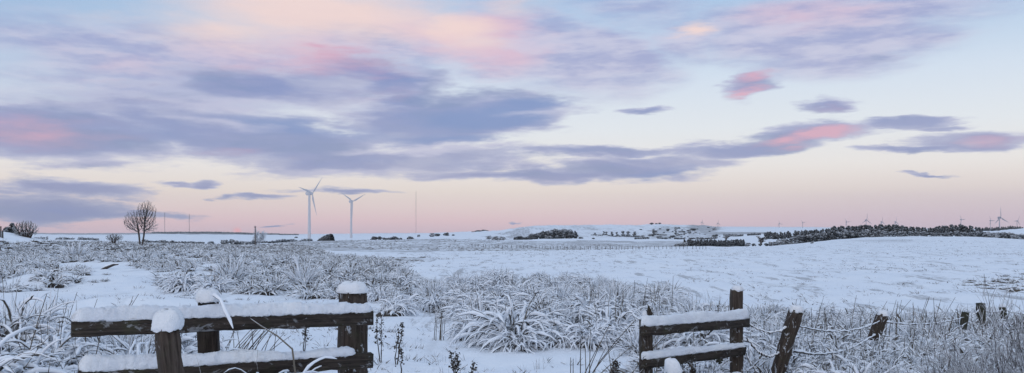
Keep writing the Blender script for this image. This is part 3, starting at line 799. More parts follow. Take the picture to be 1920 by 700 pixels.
# twig with snow hanging over the top rail
mb = MB(); tp = [P(402, 553, 5.5), P(414, 562, 5.42), P(422, 582, 5.38), P(431, 600, 5.37), P(437, 616, 5.37)]
tp = np.array([np.array(p) for p in tp]); org = tp[0].copy()
mb.tube(tp-org, [.013, .010, .012, .011, .003], 8, snow=.8); o = obj('hanging_twig', mb.mesh('hanging_twig', m_plant)); o.location = org
tag(o, 'snow-thick twig drooping over the top rail by the middle fence post', 'twig')
mb = MB(); tp = np.array([np.array(P(548, 655, 5.5)), np.array(P(520, 630, 5.45)), np.array(P(490, 612, 5.5)), np.array(P(470, 598, 5.6))]); org = np.array([tp[0][0], tp[0][1], 0.])
tp = np.vstack([[tp[0][0]+.1, tp[0][1], .05], tp])
mb.tube(tp-org, [.007, .006, .005, .004, .003], 5, snow=-.1, tone=.8, caps=False); o = obj('bent_stem', mb.mesh('bent_stem', m_plant)); o.location = org
tag(o, 'long pale bent stem crossing the gap between the left fence rails', 'dry stem')
# dark log in the clearing
x, y = XY(203, 36.5)
mb = MB(); mb.tube([(-.32, 0, -.02), (-.1, .1, .10), (.16, .15, .20), (.34, .18, .20)], [.05, .09, .07, .03], 8, snow=.25, tone=.6)
o = obj('fallen_log', mb.mesh('fallen_log', m_bark)); o.location = (x, y, zat(x, y)); tag(o, 'dark half-buried log on the smooth snow of the left clearing', 'log')

# ------------------------------------------------------------------ bare trees
def bare(seed, stems, H, r0, depth, spread, frost, twig=.012, up=.35, first=.18, ratio=.72, kink=.10, nb=(2, 3), lateral=True):
    """returns trunk arrays, branch arrays"""
    rng = np.random.RandomState(seed); tr = MB(); br = MB()
    def grow(p, d, L, r, lev):
        seg = 5 if lev < 2 else 3
        pts = [p]; rad = [r]; dd = d.copy(); kids = []
        for s in range(seg):
            dd = unit(dd+rng.normal(0, kink, 3)+np.array([0, 0, up*.12*(1 if lev > 0 else .3)]))
            pts.append(pts[-1]+dd*L/seg); rad.append(max(twig, r*(1-.45*(s+1)/seg)))
            if lateral and lev < depth and (s >= 1 or lev > 0):
                for _ in range(1 if rng.rand() < .85 else 2): kids.append((pts[-1], dd.copy(), rad[-1]))
        (tr if lev == 0 else br).tube(pts, rad, 6 if lev < 2 else 3, snow=frost-(.3 if lev < 2 else 0), tone=rng.uniform(.2, 1), caps=False)
        if lev < depth:
            for (q, e, rr) in kids:
                ax = unit(np.cross(e, rng.normal(0, 1, 3))); an = math.radians(rng.uniform(.6, 1.25)*spread)
                nd_ = unit(e*math.cos(an)+ax*math.sin(an))
                grow(q, nd_, L*ratio*rng.uniform(.6, 1.0)*(.75 if lev == 0 else 1), rr*.5, lev+1)
            for _ in range(rng.randint(nb[0], nb[1]+1)):
                ax = unit(np.cross(dd, rng.normal(0, 1, 3))); an = math.radians(rng.uniform(.3, .8)*spread)
                grow(pts[-1], unit(dd*math.cos(an)+ax*math.sin(an)), L*ratio*rng.uniform(.75, 1.05), rad[-1]*.75, lev+1)
    for (dx, lean, ly, f) in stems:
        d = unit((lean, ly, 1)); grow(np.array([dx, 0, -.1]), d, H*first*f*2.2, r0*f, 0)
    return tr.arrays(), br.arrays()
def plant_tree(name, label, cat, px, d, arr, H, width, rz=0.0, group=None, mat=None, zoff=0, names=('trunk', 'crown')):
    """scale the arrays to height H and width"""
    (tv, tq, ta), (bv, bq, ba) = arr
    hi = bv[:, 2].max(); wd = np.percentile(bv[:, 0], 99.5)-np.percentile(bv[:, 0], .5)
    s = np.array([width/wd, width/wd, H/hi]); x, y = XY(px, d)
    t = thing(name, label, cat, (x, y, zat(x, y)+zoff), rz, group)
    obj(names[0], mesh_np(names[0], tv*s, tq, ta, mat or m_bark), t); obj(names[1], mesh_np(names[1], bv*s, bq, ba, mat or m_bark), t)
    return t
def colonize(seed, env, stems, npts, step, r_tip, frost, reach=None, kill=None, zfork=0.0, trunk_r=None, wiggle=.25, split=.9):
    """grow branches into a cloud of points (leafless crown); env(rng) gives a point; stems: list of start polylines"""
    rng = np.random.RandomState(seed); A = np.array([env(rng) for _ in range(npts)])
    reach = reach or step*9; kill = kill or step*1.7
    nodes = []; par = []
    for st in stems:
        prev = -1
        for p in st: nodes.append(np.array(p, float)); par.append(prev); prev = len(nodes)-1
    N = np.array(nodes); kids = [0]*len(par)
    D = np.linalg.norm(A[:, None, :]-N[None], axis=2); j = D.argmin(1); dm = D[np.arange(len(A)), j]
    for it in range(160):
        if len(A) == 0: break
        act = dm < (reach if it > 6 else 1e9)
        new = []; npar = []
        for q in np.unique(j[act]):
            v = A[act & (j == q)]-N[q]; v = (v/np.linalg.norm(v, axis=1)[:, None]).sum(0)
            base_d = N[q]-N[par[q]] if par[q] >= 0 else np.array([0, 0, 1.])
            v = unit(unit(v+1e-6)+.45*unit(base_d)+np.array([0, 0, .12])+rng.normal(0, wiggle, 3)*.5)
            new.append(N[q]+v*step); npar.append(q)
        if not new: break
        n0 = len(N); N = np.vstack([N, new]); par += npar
        D = np.linalg.norm(A[:, None, :]-np.array(new)[None], axis=2); jn = D.argmin(1); dn_ = D[np.arange(len(A)), jn]
        up_ = dn_ < dm; j = np.where(up_, jn+n0, j); dm = np.where(up_, dn_, dm)
        keep = dm > kill; A = A[keep]; j = j[keep]; dm = dm[keep]
        if len(N) > 9000: break
    n = len(par); w = np.zeros(n); ch = [[] for _ in range(n)]
    for i in range(n-1, -1, -1):
        if not ch[i]: w[i] = 1
        if par[i] >= 0: ch[par[i]].append(i)
        if ch[i]: w[i] = sum(w[c] for c in ch[i])
    rr = r_tip*w**.46
    if trunk_r: rr = np.minimum(rr, trunk_r)
    tr, br = MB(), MB()
    thick = rr.max()*.5
    done = set()
    for i in range(n):
        if par[i] < 0 or len(ch[par[i]]) > 1 and max(ch[par[i]], key=lambda c: w[c]) != i:
            # start of a chain
            chain = ([par[i]] if par[i] >= 0 else [])+[i]; k = i
            while ch[k]:
                k = max(ch[k], key=lambda c: w[c]); chain.append(k)
            if len(chain) < 2: continue
            pts = N[chain]; rad = rr[chain].copy(); rad[0] = rad[1] if par[i] >= 0 else rad[0]
            big = par[i] < 0
            (tr if big else br).tube(pts, rad, 6 if big else 3, snow=frost-(.25 if rad[0] > thick else 0), tone=rng.uniform(.1, .8), caps=False)
    return tr.arrays(), br.arrays()
def env_ball(cx, cz, rx, ry, rz, lowcut=-1.0, shell=.33):
    def f(rng):
        while True:
            d = rng.normal(0, 1, 3); d /= np.linalg.norm(d); q = rng.rand()**shell
            if d[2]*q > lowcut: return (cx+d[0]*rx*q, d[1]*ry*q, cz+d[2]*rz*q)
    return f
_e1, _e2, _e3 = env_ball(-.9, 3.1, 1.35, 1.3, 1.5, shell=.5), env_ball(.55, 4.1, 1.25, 1.3, 1.7, shell=.5), env_ball(.8, 2.5, 1.25, 1.1, 1.0, shell=.4)
def _env(rng):
    q = rng.rand(); return (_e1 if q < .38 else _e2 if q < .82 else _e3)(rng)
arr = colonize(5, _env, [[(-.18, 0, -.1), (-.28, 0, .6), (-.34, .03, 1.2), (-.42, .04, 1.7)], [(.02, .02, -.1), (.12, .03, .6), (.24, 0, 1.2), (.30, 0, 1.9)]], 5600, .12, .0115, .10, wiggle=.5, kill=.15, trunk_r=.115)
plant_tree('bare_tree', 'tall leafless twin-stemmed tree standing alone against the pink horizon at left', 'tree', 266, 112, arr, 5.75, 4.1)
arr = colonize(9, env_ball(.1, 1.0, 1.15, .9, .62, shell=.4), [[(-.05, 0, -.1), (-.12, 0, .35)], [(.08, 0, -.1), (.16, 0, .4)]], 1500, .08, .013, .22, wiggle=.6, kill=.1)
plant_tree('windswept_bush', 'small snow-furred windswept bush just left of the tall bare tree', 'bush', 213, 125, arr, 1.55, 2.3, zoff=-.05)
arr = colonize(12, env_ball(0, .75, 1.3, 1.0, 1.0, lowcut=-.6, shell=.38), [[(x_*.10, .1*math.sin(x_*2), -.1), (x_*.15, .1*math.sin(x_*2), .45)] for x_ in range(-5, 6)], 1800, .09, .016, .38, wiggle=.25, kill=.11)
plant_tree('bare_shrub', 'rounded leafless many-stemmed shrub on the bank near the left edge', 'bush', 48, 66, arr, 1.25, 1.75, zoff=0)
arr = bare(14, [(-.1, -.25, 0, .9), (.1, .2, 0, 1), (0, .6, 0, .7)], 3, .09, 3, 48, .85, twig=.03, up=.2, first=.3)
plant_tree('frosted_sapling', 'small frosted sapling standing beside the thin utility pole', 'tree', 485, 158, arr, 3.2, 2.3)
arr = bare(15, [(0, .05, 0, 1)], 3, .3, 3, 45, .5, twig=.12, up=.3, first=.3, ratio=.7)
plant_tree('small_bare_tree', 'lone pale leafless tree on the snow above the right-hand hedge end', 'tree', 1427, 700, arr, 7, 5.5)
arr = bare(17, [(0, .0, 0, 1)], 3, .3, 3, 55, .5, twig=.12, up=.3, first=.34, ratio=.7)
plant_tree('small_bare_tree', 'spreading frosted tree on the white field between the hill and the plantation', 'tree', 1361, 1000, arr, 8, 10)
# right edge shrub, close
arr = bare(21, [(-.5, -.45, .1, .9), (-.3, -.25, 0, 1), (-.1, -.1, .1, .8), (.15, .1, .1, 1.05), (.4, .3, 0, .9), (-.7, -.7, 0, .8), (.0, -.35, -.1, .9)], 1.5, .016, 3, 38, .45, twig=.0035, up=.3, first=.32, ratio=.72)
plant_tree('thorn_shrub', 'thin leafless snow-dusted shrub at the right edge of the view', 'bush', 1945, 6.6, arr, 1.35, 1.5)
arr = bare(22, [(-.4, -.5, .1, .9), (-.1, -.15, 0, 1), (.2, .3, .1, .8)], 1, .012, 3, 42, .5, twig=.0035, up=.2, first=.32, ratio=.72)
plant_tree('thorn_shrub', 'low leafless snow-dusted twigs beneath the last wire post at the right edge', 'bush', 1880, 7.2, arr, .78, 1.2)
arr = bare(23, [(-.4, -.3, .1, .9), (-.1, -.25, 0, 1), (.2, .3, .1, .8)], 1, .012, 3, 42, .7, twig=.004, up=.2, first=.32, ratio=.72)
plant_tree('thorn_shrub', 'leafless snow-dusted twigs in the bottom grass between second and third wire posts', 'bush', 1740, 7.6, arr, .50, 1.1)

# ------------------------------------------------------------------ leafy crowns for far trees
def crown(seed, n, rx, ry, h, z0, leaf, shape='dome', frost=.35, clumps=9):
    rng = np.random.RandomState(seed); V = np.zeros((n, 4, 3)); A = np.zeros((n, 4, 2))
    cc = []
    for _ in range(clumps):
        f = rng.rand()
        w = {'cone': (1-f)*.9+.08, 'dome': math.sqrt(max(0, 1-(f*1.05-.15)**2))*.75, 'wedge': .75}[shape]
        a = rng.uniform(0, 6.28); r = math.sqrt(rng.rand())*w
        cc.append((rx*r*math.cos(a), ry*r*math.sin(a), z0+h*f*.86, rng.uniform(.28, .48)*(1.1-f*.6 if shape == 'cone' else 1)))
    for i in range(n):
        c = cc[rng.randint(clumps)]; d = rng.normal(0, 1, 3); d /= np.linalg.norm(d); q = rng.rand()**.4
        p = np.array([c[0]+d[0]*q*c[3]*rx, c[1]+d[1]*q*c[3]*ry, c[2]+d[2]*q*c[3]*h*.45])
        p[2] = max(p[2], z0*.3)
        u = rng.normal(0, 1, 3); u /= np.linalg.norm(u); v = np.cross(u, rng.normal(0, 1, 3)); v /= np.linalg.norm(v)+1e-6
        s = leaf*rng.uniform(.6, 1.3)
        V[i] = [p-u*s-v*s*.6, p+u*s-v*s*.6, p+u*s+v*s*.6, p-u*s+v*s*.6]
        A[i, :, 0] = np.clip(frost+.35*d[2]*q+rng.normal(0, .09), 0, 1); A[i, :, 1] = rng.rand()
    return V.reshape(-1, 3), np.arange(n*4).reshape(n, 4), A.reshape(-1, 2)
def trunk_arr(h, r, seed=0, limbs=4):
    rng = np.random.RandomState(seed); mb = MB()
    mb.tube([(0, 0, -.6), (rng.normal(0, .05), 0, h*.4), (rng.normal(0, .1), 0, h)], [r*1.2, r, r*.4], 6, snow=.1, tone=.3, caps=False)
    for k in range(limbs):
        a = rng.uniform(0, 6.28); z = h*rng.uniform(.35, .7)
        mb.tube([(0, 0, z), (math.cos(a)*h*.15, math.sin(a)*h*.15, z+h*.15), (math.cos(a)*h*.25, math.sin(a)*h*.25, z+h*.3)], [r*.5, r*.35, r*.15], 4, snow=.2, tone=.3, caps=False)
    return mb.arrays()
def proto_set(kind, seeds, cat_name, frost, tone_mat=m_leaf):
    out = []
    for s in seeds:
        if kind == 'conifer': cr = crown(s, 760, 3.3, 3.3, 9.0, .5, .46, 'cone', frost, 18); tk = trunk_arr(8.5, .28, s, 2); H = 10
        elif kind == 'round': cr = crown(s, 700, 4.0, 4.0, 7.2, .9, .42, 'dome', frost, 14); tk = trunk_arr(6, .30, s); H = 8.5
        else: cr = crown(s, 520, 3.6, 3.2, 3.9, .2, .36, 'dome', frost, 12); tk = trunk_arr(2.4, .16, s, 3); H = 4.4
        out.append((mesh_np('crown', *cr, tone_mat, False), mesh_np('trunk', *tk, m_bark), H))
    return out
CON = proto_set('conifer', [1, 2, 3, 4, 5], '', .22)
RND = proto_set('round', [11, 12, 13, 14], '', .36)
SHB = proto_set('shrub', [21, 22, 23, 24], '', .5)
DSH = proto_set('shrub', [31, 32, 33], '', .22)
def ftree(name, label, cat, px, d, Hm, ps, wid=1.0, group=None, zoff=0.0):
    cm, tm, H = random.choice(ps); x, y = XY(px, d); s = Hm/H
    t = thing(name, label, cat, (x, y, zat(x, y)+zoff), random.uniform(0, 6.28), group); t.scale = (s*wid, s*wid, s)
    obj('trunk', tm, t); obj('crown', cm, t); return t
def m_of(pxh, d): return pxh*d/F

# plantation on the right skyline
for i in range(105):
    px = 1437+i*3.83+random.uniform(-2, 2)
    if 1460 < px < 1463 or 1487 < px < 1491: continue
    d = random.uniform(905, 960)
    h = 15 if px < 1560 else (17 if px < 1640 else 16+3*math.sin(px*.05))
    ftree('conifer', 'dark conifer in the long plantation on the right-hand skyline', 'tree', px, d, m_of(h*random.uniform(.84, 1.08)+ (3 if px > 1560 else 0), d), CON, random.uniform(1.1, 1.6), 'conifers of the right-hand plantation')
for i in range(34):
    px = 1640+i*5.8+random.uniform(-2, 2); d = random.uniform(560, 640)
    ftree('frosted_broadleaf', 'pale frosted bushy tree along the front edge of the right-hand plantation', 'tree', px, d, m_of(random.uniform(9, 13), d), RND, random.uniform(.9, 1.3), 'frosted trees in front of the plantation')
for i in range(46):
    f = i/45; px = 1448+205*f+random.uniform(-3, 3); d = random.uniform(425, 500)
    ftree('hedgerow_tree', 'frosted grey tree in the diagonal belt climbing the edge of the right field', 'tree', px, d, m_of(random.uniform(11, 17)*(.7+.5*math.sin(f*2.6)), d), random.choice([RND, DSH, RND]), random.uniform(.9, 1.3), 'trees of the diagonal belt')
ftree('flat_topped_tree', 'tree with a rounded umbrella top rising above the right-hand plantation', 'tree', 1770, 600, m_of(25, 600), [proto_set('round', [51], '', .2)[0]], .75)
for i in range(46):
    px = 1283+i*2.45+random.uniform(-.8, .8); d = random.uniform(515, 530)
    ftree('hedge_conifer', 'close-set dark conifer in the low dense shelter belt across the valley right of the hill', 'tree', px, d, m_of(random.uniform(12.5, 15), d), CON, random.uniform(.9, 1.3), 'conifers of the dark shelter belt')
for i in range(6):
    px = 1266+i*4; ftree('frosted_shrub', 'thin grey shrub tapering off the left end of the dark shelter belt', 'bush', px, 520, m_of(4+i*.9, 520), SHB, 1.2, 'shrubs left of the shelter belt')
for (px, h, ps, lab) in [(1403, 8, SHB, 'round frosted bush touching the right end of the dark shelter belt'), (1414, 6, DSH, 'dark low bush second from the right end of the shelter belt'), (1446, 9, SHB, 'round frosted bush halfway to the diagonal belt'), (1437, 6, DSH, 'small dark bush under the lone pale tree'), (1461, 10, SHB, 'large rounded frosted bush at the foot of the diagonal belt'), (1425, 5, DSH, 'low dark bush beside the lone pale tree')]:
    ftree('field_bush', lab, 'bush', px, 430, m_of(h, 430), ps, 1.1)
ftree('field_bush', 'small frosted bush on the open slope just below the diagonal belt', 'bush', 1523, 300, m_of(5, 300), SHB, 1.1)
for i in range(34):
    px = 1838+i*3.6+random.uniform(-1.5, 1.5); d = random.uniform(470, 560)
    ftree('hedgerow_shrub', 'frosted bush in the thick hedge at the far right under the white hill', 'bush', px, d, m_of(random.uniform(9, 13), d), random.choice([RND, DSH, SHB]), random.uniform(.9, 1.2), 'bushes of the far right hedge')
for i in range(26):
    px = 1838+i*4.4+random.uniform(-1, 1); d = 1480
    ftree('ridge_conifer', 'tiny dark tree on the skyline behind the white hill at far right', 'tree', px, 1900, m_of(random.uniform(6, 9), 1900), CON, 1.6, 'trees on the far right skyline')
# hill: copse and rows
for i in range(24):
    f = i/23; px = 1000+80*f+random.uniform(-2, 2); d = 1420-60*math.sin(f*3)
    base_px = 447-7*f
    h = 9+7*math.sin(min(1, f*1.1)*2.6)
    ftree('copse_tree', 'dark tree in the copse at the foot of the craggy hill', 'tree', px, 1250+random.uniform(-40, 80), m_of(h*random.uniform(.8, 1.15)+2, 1300), random.choice([DSH, RND, CON]), 1.2, 'trees of the copse below the hill')
for i in range(8):
    ftree('hill_foot_tree', 'frosted dark bush at the left foot of the craggy hill', 'bush', 966+i*4.4, 1180, m_of(random.uniform(6, 9), 1180), DSH, 1.2, 'bushes at the left foot of the hill')
for (px, h) in [(916, 8), (932, 9), (926, 7), (938, 8), (944, 7)]:
    ftree('frosted_tree', 'grey frosted tree in the group left of the craggy hill', 'tree', px, 1000, m_of(h, 1000), SHB, 1.0, 'frosted trees left of the hill')
for (px, h) in [(1116, 5), (1132, 8), (1137, 7), (1147, 8), (1157, 8), (1168, 10), (1178, 10), (1190, 10)]:
    ftree('round_tree', 'round dark tree in the spaced row on the hillside', 'tree', px, 1600, m_of(h, 1600), RND, 1.05, 'spaced row of trees on the hillside')
ftree('round_tree', 'separate dark tree right of the spaced hillside row', 'tree', 1226, 1600, m_of(12, 1600), RND, .8)
for i in range(60):
    px = random.gauss(1275, 38); d = random.uniform(1250, 2150)
    ftree('scrub_bush', 'small dark scrub bush scattered over the right part of the hill', 'bush', px, d, m_of(random.choice([1.2, 1.6, 2, 2.4, 3, 4.5]), d), random.choice([DSH, SHB]), random.uniform(1.1, 2.2), 'scrub on the right part of the hill')
for (px, h) in [(1222, 4), (1230, 3), (1237, 3)]:
    ftree('ridge_bush', 'tiny bush cluster on the crest of the hill', 'bush', px, 2290, m_of(h, 2290), DSH, 1.4, 'bushes on the hill crest')
for (px, h, lab) in [(1088, 5, 'low oval dark bush right of the copse below the hill'), (1112, 3, 'tiny dark bush on the snowy slope right of the oval bush')]:
    ftree('field_bush', lab, 'bush', px, 1150, m_of(h, 1150), DSH, 1.6)
# row on the skyline between the turbines and the hill
for (px, h, w) in [(702, 7, 1.2), (712, 6, 1.1), (721, 6, 1.1), (738, 10, 1.3), (729, 4, 1), (751, 4, 1), (768, 8, 1.2)]:
    ftree('ridge_tree', 'rounded dark bush in the row on the rise right of the second turbine', 'bush', px, 640, m_of(h, 640)+.8, DSH, w, 'bushes on the rise right of the second turbine')
for (px, h, lab) in [(785, 4, 'frosted pale bush by the foot of the tall thin mast'), (811, 7, 'slim frosted tree between the mast and the small hill'), (818, 5, 'dark pair of bushes, left one, on the white slope beyond the mast'), (822, 4, 'dark pair of bushes, right one, on the white slope beyond the mast'), (838, 8, 'lone dark round tree on the white slope beyond the mast'), (850, 3, 'tiny bush right of the lone round tree beyond the mast')]:
    ftree('field_bush', lab, 'bush', px, 1400, m_of(h, 1400)+1, SHB if 'frosted' in lab else DSH, 1)
for i in range(9):
    ftree('rocky_scrub', 'dark scrub on top of the small white hill left of the craggy one', 'bush', 886+i*3.4, 2250, m_of(3.5-abs(i-3)*.3, 2250), DSH, 1.8, 'scrub on the small white hill')
# left: hedges below the horizon and thin ones on the hill
def hedge(name, label, pts, h, n, seed, frost=.25, leaf=.3, dm=m_leaf):
    """lumpy hedge along pts (px, depth)"""
    rng = np.random.RandomState(seed); mb = MB(); x0, y0 = XY(*pts[0]); zz = zat(x0, y0)
    for i in range(n):
        f = rng.rand()*(len(pts)-1); k = min(int(f), len(pts)-2); f -= k
        px = pts[k][0]*(1-f)+pts[k+1][0]*f
        if vnoise(np.array([px/11.+seed*3]), np.array([.7]))[0] < .30: continue
        d = pts[k][1]*(1-f)+pts[k+1][1]*f
        x, y = XY(px, d); y += rng.normal(0, h*.3); hh = h*(.55+.6*vnoise(np.array([px/9+seed]), np.array([.3]))[0])
        z = zat(x, y); p = np.array([x-x0, y-y0, z-zz+hh*rng.rand()**.8])
        u = rng.normal(0, 1, 3); u /= np.linalg.norm(u); v = np.cross(u, rng.normal(0, 1, 3)); v /= np.linalg.norm(v)
        s = leaf*rng.uniform(.6, 1.3); fr0 = frost+.25*((p[2]-z+zz)/hh-.5)+rng.normal(0, .14)
        mb.add([p-u*s-v*s, p+u*s-v*s, p+u*s+v*s, p-u*s+v*s], [(0, 1, 2, 3)], [(np.clip(fr0, 0, 1), rng.rand())]*4)
    o = obj(name, mb.mesh(name, dm, False)); o.location = (x0, y0, zz); tag(o, label, 'hedge'); return o
hedge('hedge', 'dark low hedge on the skyline between the left shrub and the windswept bush', [(62, 230), (140, 235), (185, 240)], .75, 520, 1, .5, .18)
hedge('hedge', 'long dark hedge behind the tall bare tree across the white field', [(262, 420), (345, 410), (395, 410), (420, 420)], 2.0, 2200, 2, .32, .35)
hedge('hedge', 'frosted hedge running to the foot of the first turbine', [(415, 520), (470, 520), (520, 560), (585, 600)], 2.2, 2600, 3, .42, .4)
hedge('hedge', 'thin dark hedge line below the pole on the white field', [(415, 700), (520, 720), (575, 760)], 1.8, 1500, 4, .4, .4)
hedge('hedge', 'thin dark hedge line running right from under the spaced hillside row', [(1108, 1560), (1200, 1540), (1290, 1520)], 2.4, 1100, 5, .3, .6)
hedge('hedge', 'thin dark hedge line crossing below the scrubby part of the hill', [(1180, 1250), (1260, 1230), (1345, 1200)], 2.6, 1300, 6, .3, .6)
hedge('hedge', 'grey hedge line between the hill and the left end of the plantation', [(1335, 1400), (1390, 1380), (1445, 1300)], 3.6, 1500, 7, .35, .7)
0 and hedge('hedge', 'dark hedge line along the crest of the craggy hill, right of its top bushes', [(1255, 2280), (1300, 2270), (1338, 2270)], 3.0, 900, 8, .25, .8)
for i in range(12):
    ftree('hedge_tree', 'small dark tree along the hedge left of the first turbine', 'tree', 505+i*6.3+random.uniform(-2, 2), 640, m_of(random.uniform(3, 6), 640), DSH, 1.2, 'trees along the hedge left of the first turbine')
ftree('field_bush', 'lone dark bush on the white field left of the utility pole', 'bush', 434, 900, m_of(7, 900), DSH, .9)
ftree('field_bush', 'low bush on the white field just right of the tall bare tree', 'bush', 309, 500, m_of(6, 500), DSH, 1.4)
ftree('field_bush', 'tiny low bush on the snow between windswept bush and tall tree', 'bush', 236, 180, m_of(3, 180), DSH, 1.3)
ftree('field_bush', 'tiny pair of dark bushes near the horizon left of the first turbine', 'bush', 555, 1900, m_of(5, 1900), DSH, 1.2)
# wind-shaped copse like a boulder between the turbines
mb = MB(); rng = np.random.RandomState(77); nu, nv = 40, 18
def boulder_h(u): return np.interp(u, [0, .12, .35, .6, .82, .93, 1.0], [.12, .35, .68, .92, 1.0, .9, .4])
n = 5200; Vv = []; Qq = []; Aa = []
Lb, Hb = m_of(33, 560), m_of(16.5, 560)
for i in range(n):
    u = rng.rand(); hh = boulder_h(u)*Hb; a = rng.uniform(0, math.pi); q = rng.rand()**.25
    yy = math.cos(a)*3.0*q*math.sqrt(max(.1, boulder_h(u))); z = abs(math.sin(a))*hh*q
    p = np.array([(u-.5)*Lb, yy, z+.1]); uu = rng.normal(0, 1, 3); uu /= np.linalg.norm(uu); vv = np.cross(uu, rng.normal(0, 1, 3)); vv /= np.linalg.norm(vv); s = rng.uniform(.12, .26)
    mb.add([p-uu*s-vv*s, p+uu*s-vv*s, p+uu*s+vv*s, p-uu*s+vv*s], [(0, 1, 2, 3)], [(np.clip(.26-.28*(u > .8)+.14*math.sin(a)+rng.normal(0, .1), 0, 1), rng.rand())]*4)
x, y = XY(610, 560)
bt = thing('windshaped_copse', 'dark dome-shaped wind-trimmed tree clump between the two big turbines', 'tree clump', (x, y, zat(x, y)-.6))
obj('crown', mb.mesh('crown', m_leaf, False), bt)
mb = MB()
for k in range(7):
    tx = (-.38+k*.125)*Lb; mb.tube([(tx, 0, -.8), (tx+.1, 0, Hb*.35), (tx+.3, 0, Hb*.6)], [.16, .13, .05], 5, snow=.1, tone=.3, caps=False)
obj('trunk', mb.mesh('trunk', m_bark), bt)
# far wood on the left horizon
rng = np.random.RandomState(5); mb = MB()
for i in range(4200):
    px = rng.uniform(285, 560); d = 3900+rng.uniform(0, 200); x, y = XY(px, d); h = 6.5*np.interp(px, [285, 330, 400, 470, 520, 560], [.5, .9, 1.1, .8, .6, .4])
    p = np.array([x, y, zat(x, y)+h*rng.rand()]); s = rng.uniform(1.5, 3.5)
    u = unit(rng.normal(0, 1, 3)); v = unit(np.cross(u, rng.normal(0, 1, 3)))
    mb.add([p-u*s-v*s, p+u*s-v*s, p+u*s+v*s, p-u*s+v*s], [(0, 1, 2, 3)], [(.42, rng.rand())]*4)
tag(obj('far_wood', mb.mesh('far_wood', m_leaf, False)), 'long dark strip of forest on the left horizon', 'wood', kind='stuff')
# bank items at far left
ftree('dark_conifer', 'dark green conifer bush on the snowy bank beside the leafless shrub', 'bush', 21, 68, 1.05, CON, 1.7, zoff=-.1)
ftree('dark_bush', 'round dark evergreen bush at the left foot of the bank conifer', 'bush', 17, 68.5, .6, DSH, 1.1, zoff=-.02)
for (px, h, lab) in [(1.5, .78, 'taller of two dark posts on the bank at the left edge'), (5, .52, 'shorter of two dark posts on the bank at the left edge')]:
    x, y = XY(px, 62); mb = MB(); mb.tube([(0, 0, -.3), (0, 0, h*.5), (0, 0, h)], [.055, .05, .045], 8); o = obj('bank_post', mb.mesh('bank_post', m_post, False)); o.location = (x, y, zat(x, y)); tag(o, lab, 'post')

# ------------------------------------------------------------------ turbines
def blade_mesh(R, mat, wide=1.0):
    """tapered twisted aerofoil blade along +z from hub"""
    V = []; n = 16; k = 8
    for i in range(n+1):
        f = i/n; z = .03*R+f*R*.97
        c = R*np.interp(f, [0, .05, .18, .6, 1], [.030, .034, .085, .045, .010])*wide; t = np.interp(f, [0, .05, .2, 1], [.030*R, .028*R, .018*R, .003*R])*wide
        tw = math.radians(np.interp(f, [0, .2, 1], [16, 12, 1])); off = np.interp(f, [0, .05, .18, 1], [0, 0, .022, .004])*R
        for j in range(k):
            a = j/k*2*math.pi; xx = math.cos(a)*c/2+off; yy = math.sin(a)*t/2
            V.append((xx*math.cos(tw)-yy*math.sin(tw), xx*math.sin(tw)+yy*math.cos(tw)-.03*R*f*f, z))
    Q = [(i*k+j, i*k+(j+1) % k, (i+1)*k+(j+1) % k, (i+1)*k+j) for i in range(n) for j in range(k)]
    Q += [(n*k+0, n*k+1, n*k+2, n*k+3), (n*k+0, n*k+3, n*k+4, n*k+7), (n*k+4, n*k+5, n*k+6, n*k+7)]
    return mesh_np('blade', np.array(V), Q, None, mat)
def lathe(prof, k, axis='z'):
    V = []; 
    for (r, z) in prof:
        for j in range(k):
            a = j/k*2*math.pi; V.append((r*math.cos(a), r*math.sin(a), z) if axis == 'z' else (r*math.cos(a), z, r*math.sin(a)))
    n = len(prof)
    return np.array(V), [(i*k+j, i*k+(j+1) % k, (i+1)*k+(j+1) % k, (i+1)*k+j) for i in range(n-1) for j in range(k)]
R0 = 30.0
def turbine_parts(mat, wide):
    v, q = lathe([(.001, -2.9*1.0), (.9, -2.6), (1.45, -1.6), (1.5, -.4), (1.2, 0), (.001, .02)], 16, 'y'); hub = mesh_np('hub', v, q, None, mat)
    mb = MB(); mb.box((0, 0, 0), (1, 1, 1)); me = bpy.data.meshes.new('nacelle')
    v, q = lathe([(.001, 0), (1.5, .05), (1.9, .8), (2.0, 3.5), (1.9, 7.2), (1.2, 8.3), (.001, 8.4)], 14, 'y')
    v = v*np.array([wide, 1, wide*1.05]); nac = mesh_np('nacelle', v, q, None, mat)
    v, q = lathe([(2.15, 0), (1.75, .4), (1.35, 1)], 20); tw = mesh_np('tower', v, q, None, mat)
    v, q = lathe([(2.6, -1.5), (2.6, .25), (.01, .25)], 20); ft = mesh_np('foundation', v, q, None, m_snow)
    return dict(hub=hub, nac=nac, tower=tw, foot=ft, blade=blade_mesh(R0, mat, wide))
TP = {'w': turbine_parts(m_turb, 1.25), 'g': turbine_parts(m_turbg, 1.5)}
def turbine(label, px, hub_py, d, R, yaw, rot, kind='w', group=None, zbase=None, tw=1.0):
    """yaw: direction the rotor faces, 0 = towards the viewer; rot = first blade's angle from vertical"""
    hub = P(px, hub_py, d); zb = zat(hub.x, hub.y); s = R/R0; p = TP[kind]
    t = thing('wind_turbine', label, 'wind turbine', (hub.x, hub.y, zb), yaw, group)
    h = hub.z-zb
    o = obj('tower', p['tower'], t); o.location = (0, 0, 0); o.scale = (s*tw, s*tw, h-1.6*s)
    o = obj('foundation', p['foot'], t); o.scale = (s, s, s)
    o = obj('nacelle', p['nac'], t); o.location = (0, -3.2*s, h); o.scale = (s,)*3
    o = obj('hub', p['hub'], t); o.location = (0, -3.15*s, h); o.scale = (s,)*3
    for k in range(3):
        b_ = obj('blade', p['blade'], t); b_.location = (0, -4.6*s, h); b_.rotation_euler = (0, math.radians(rot+120*k), 0); b_.scale = (s,)*3
    return t
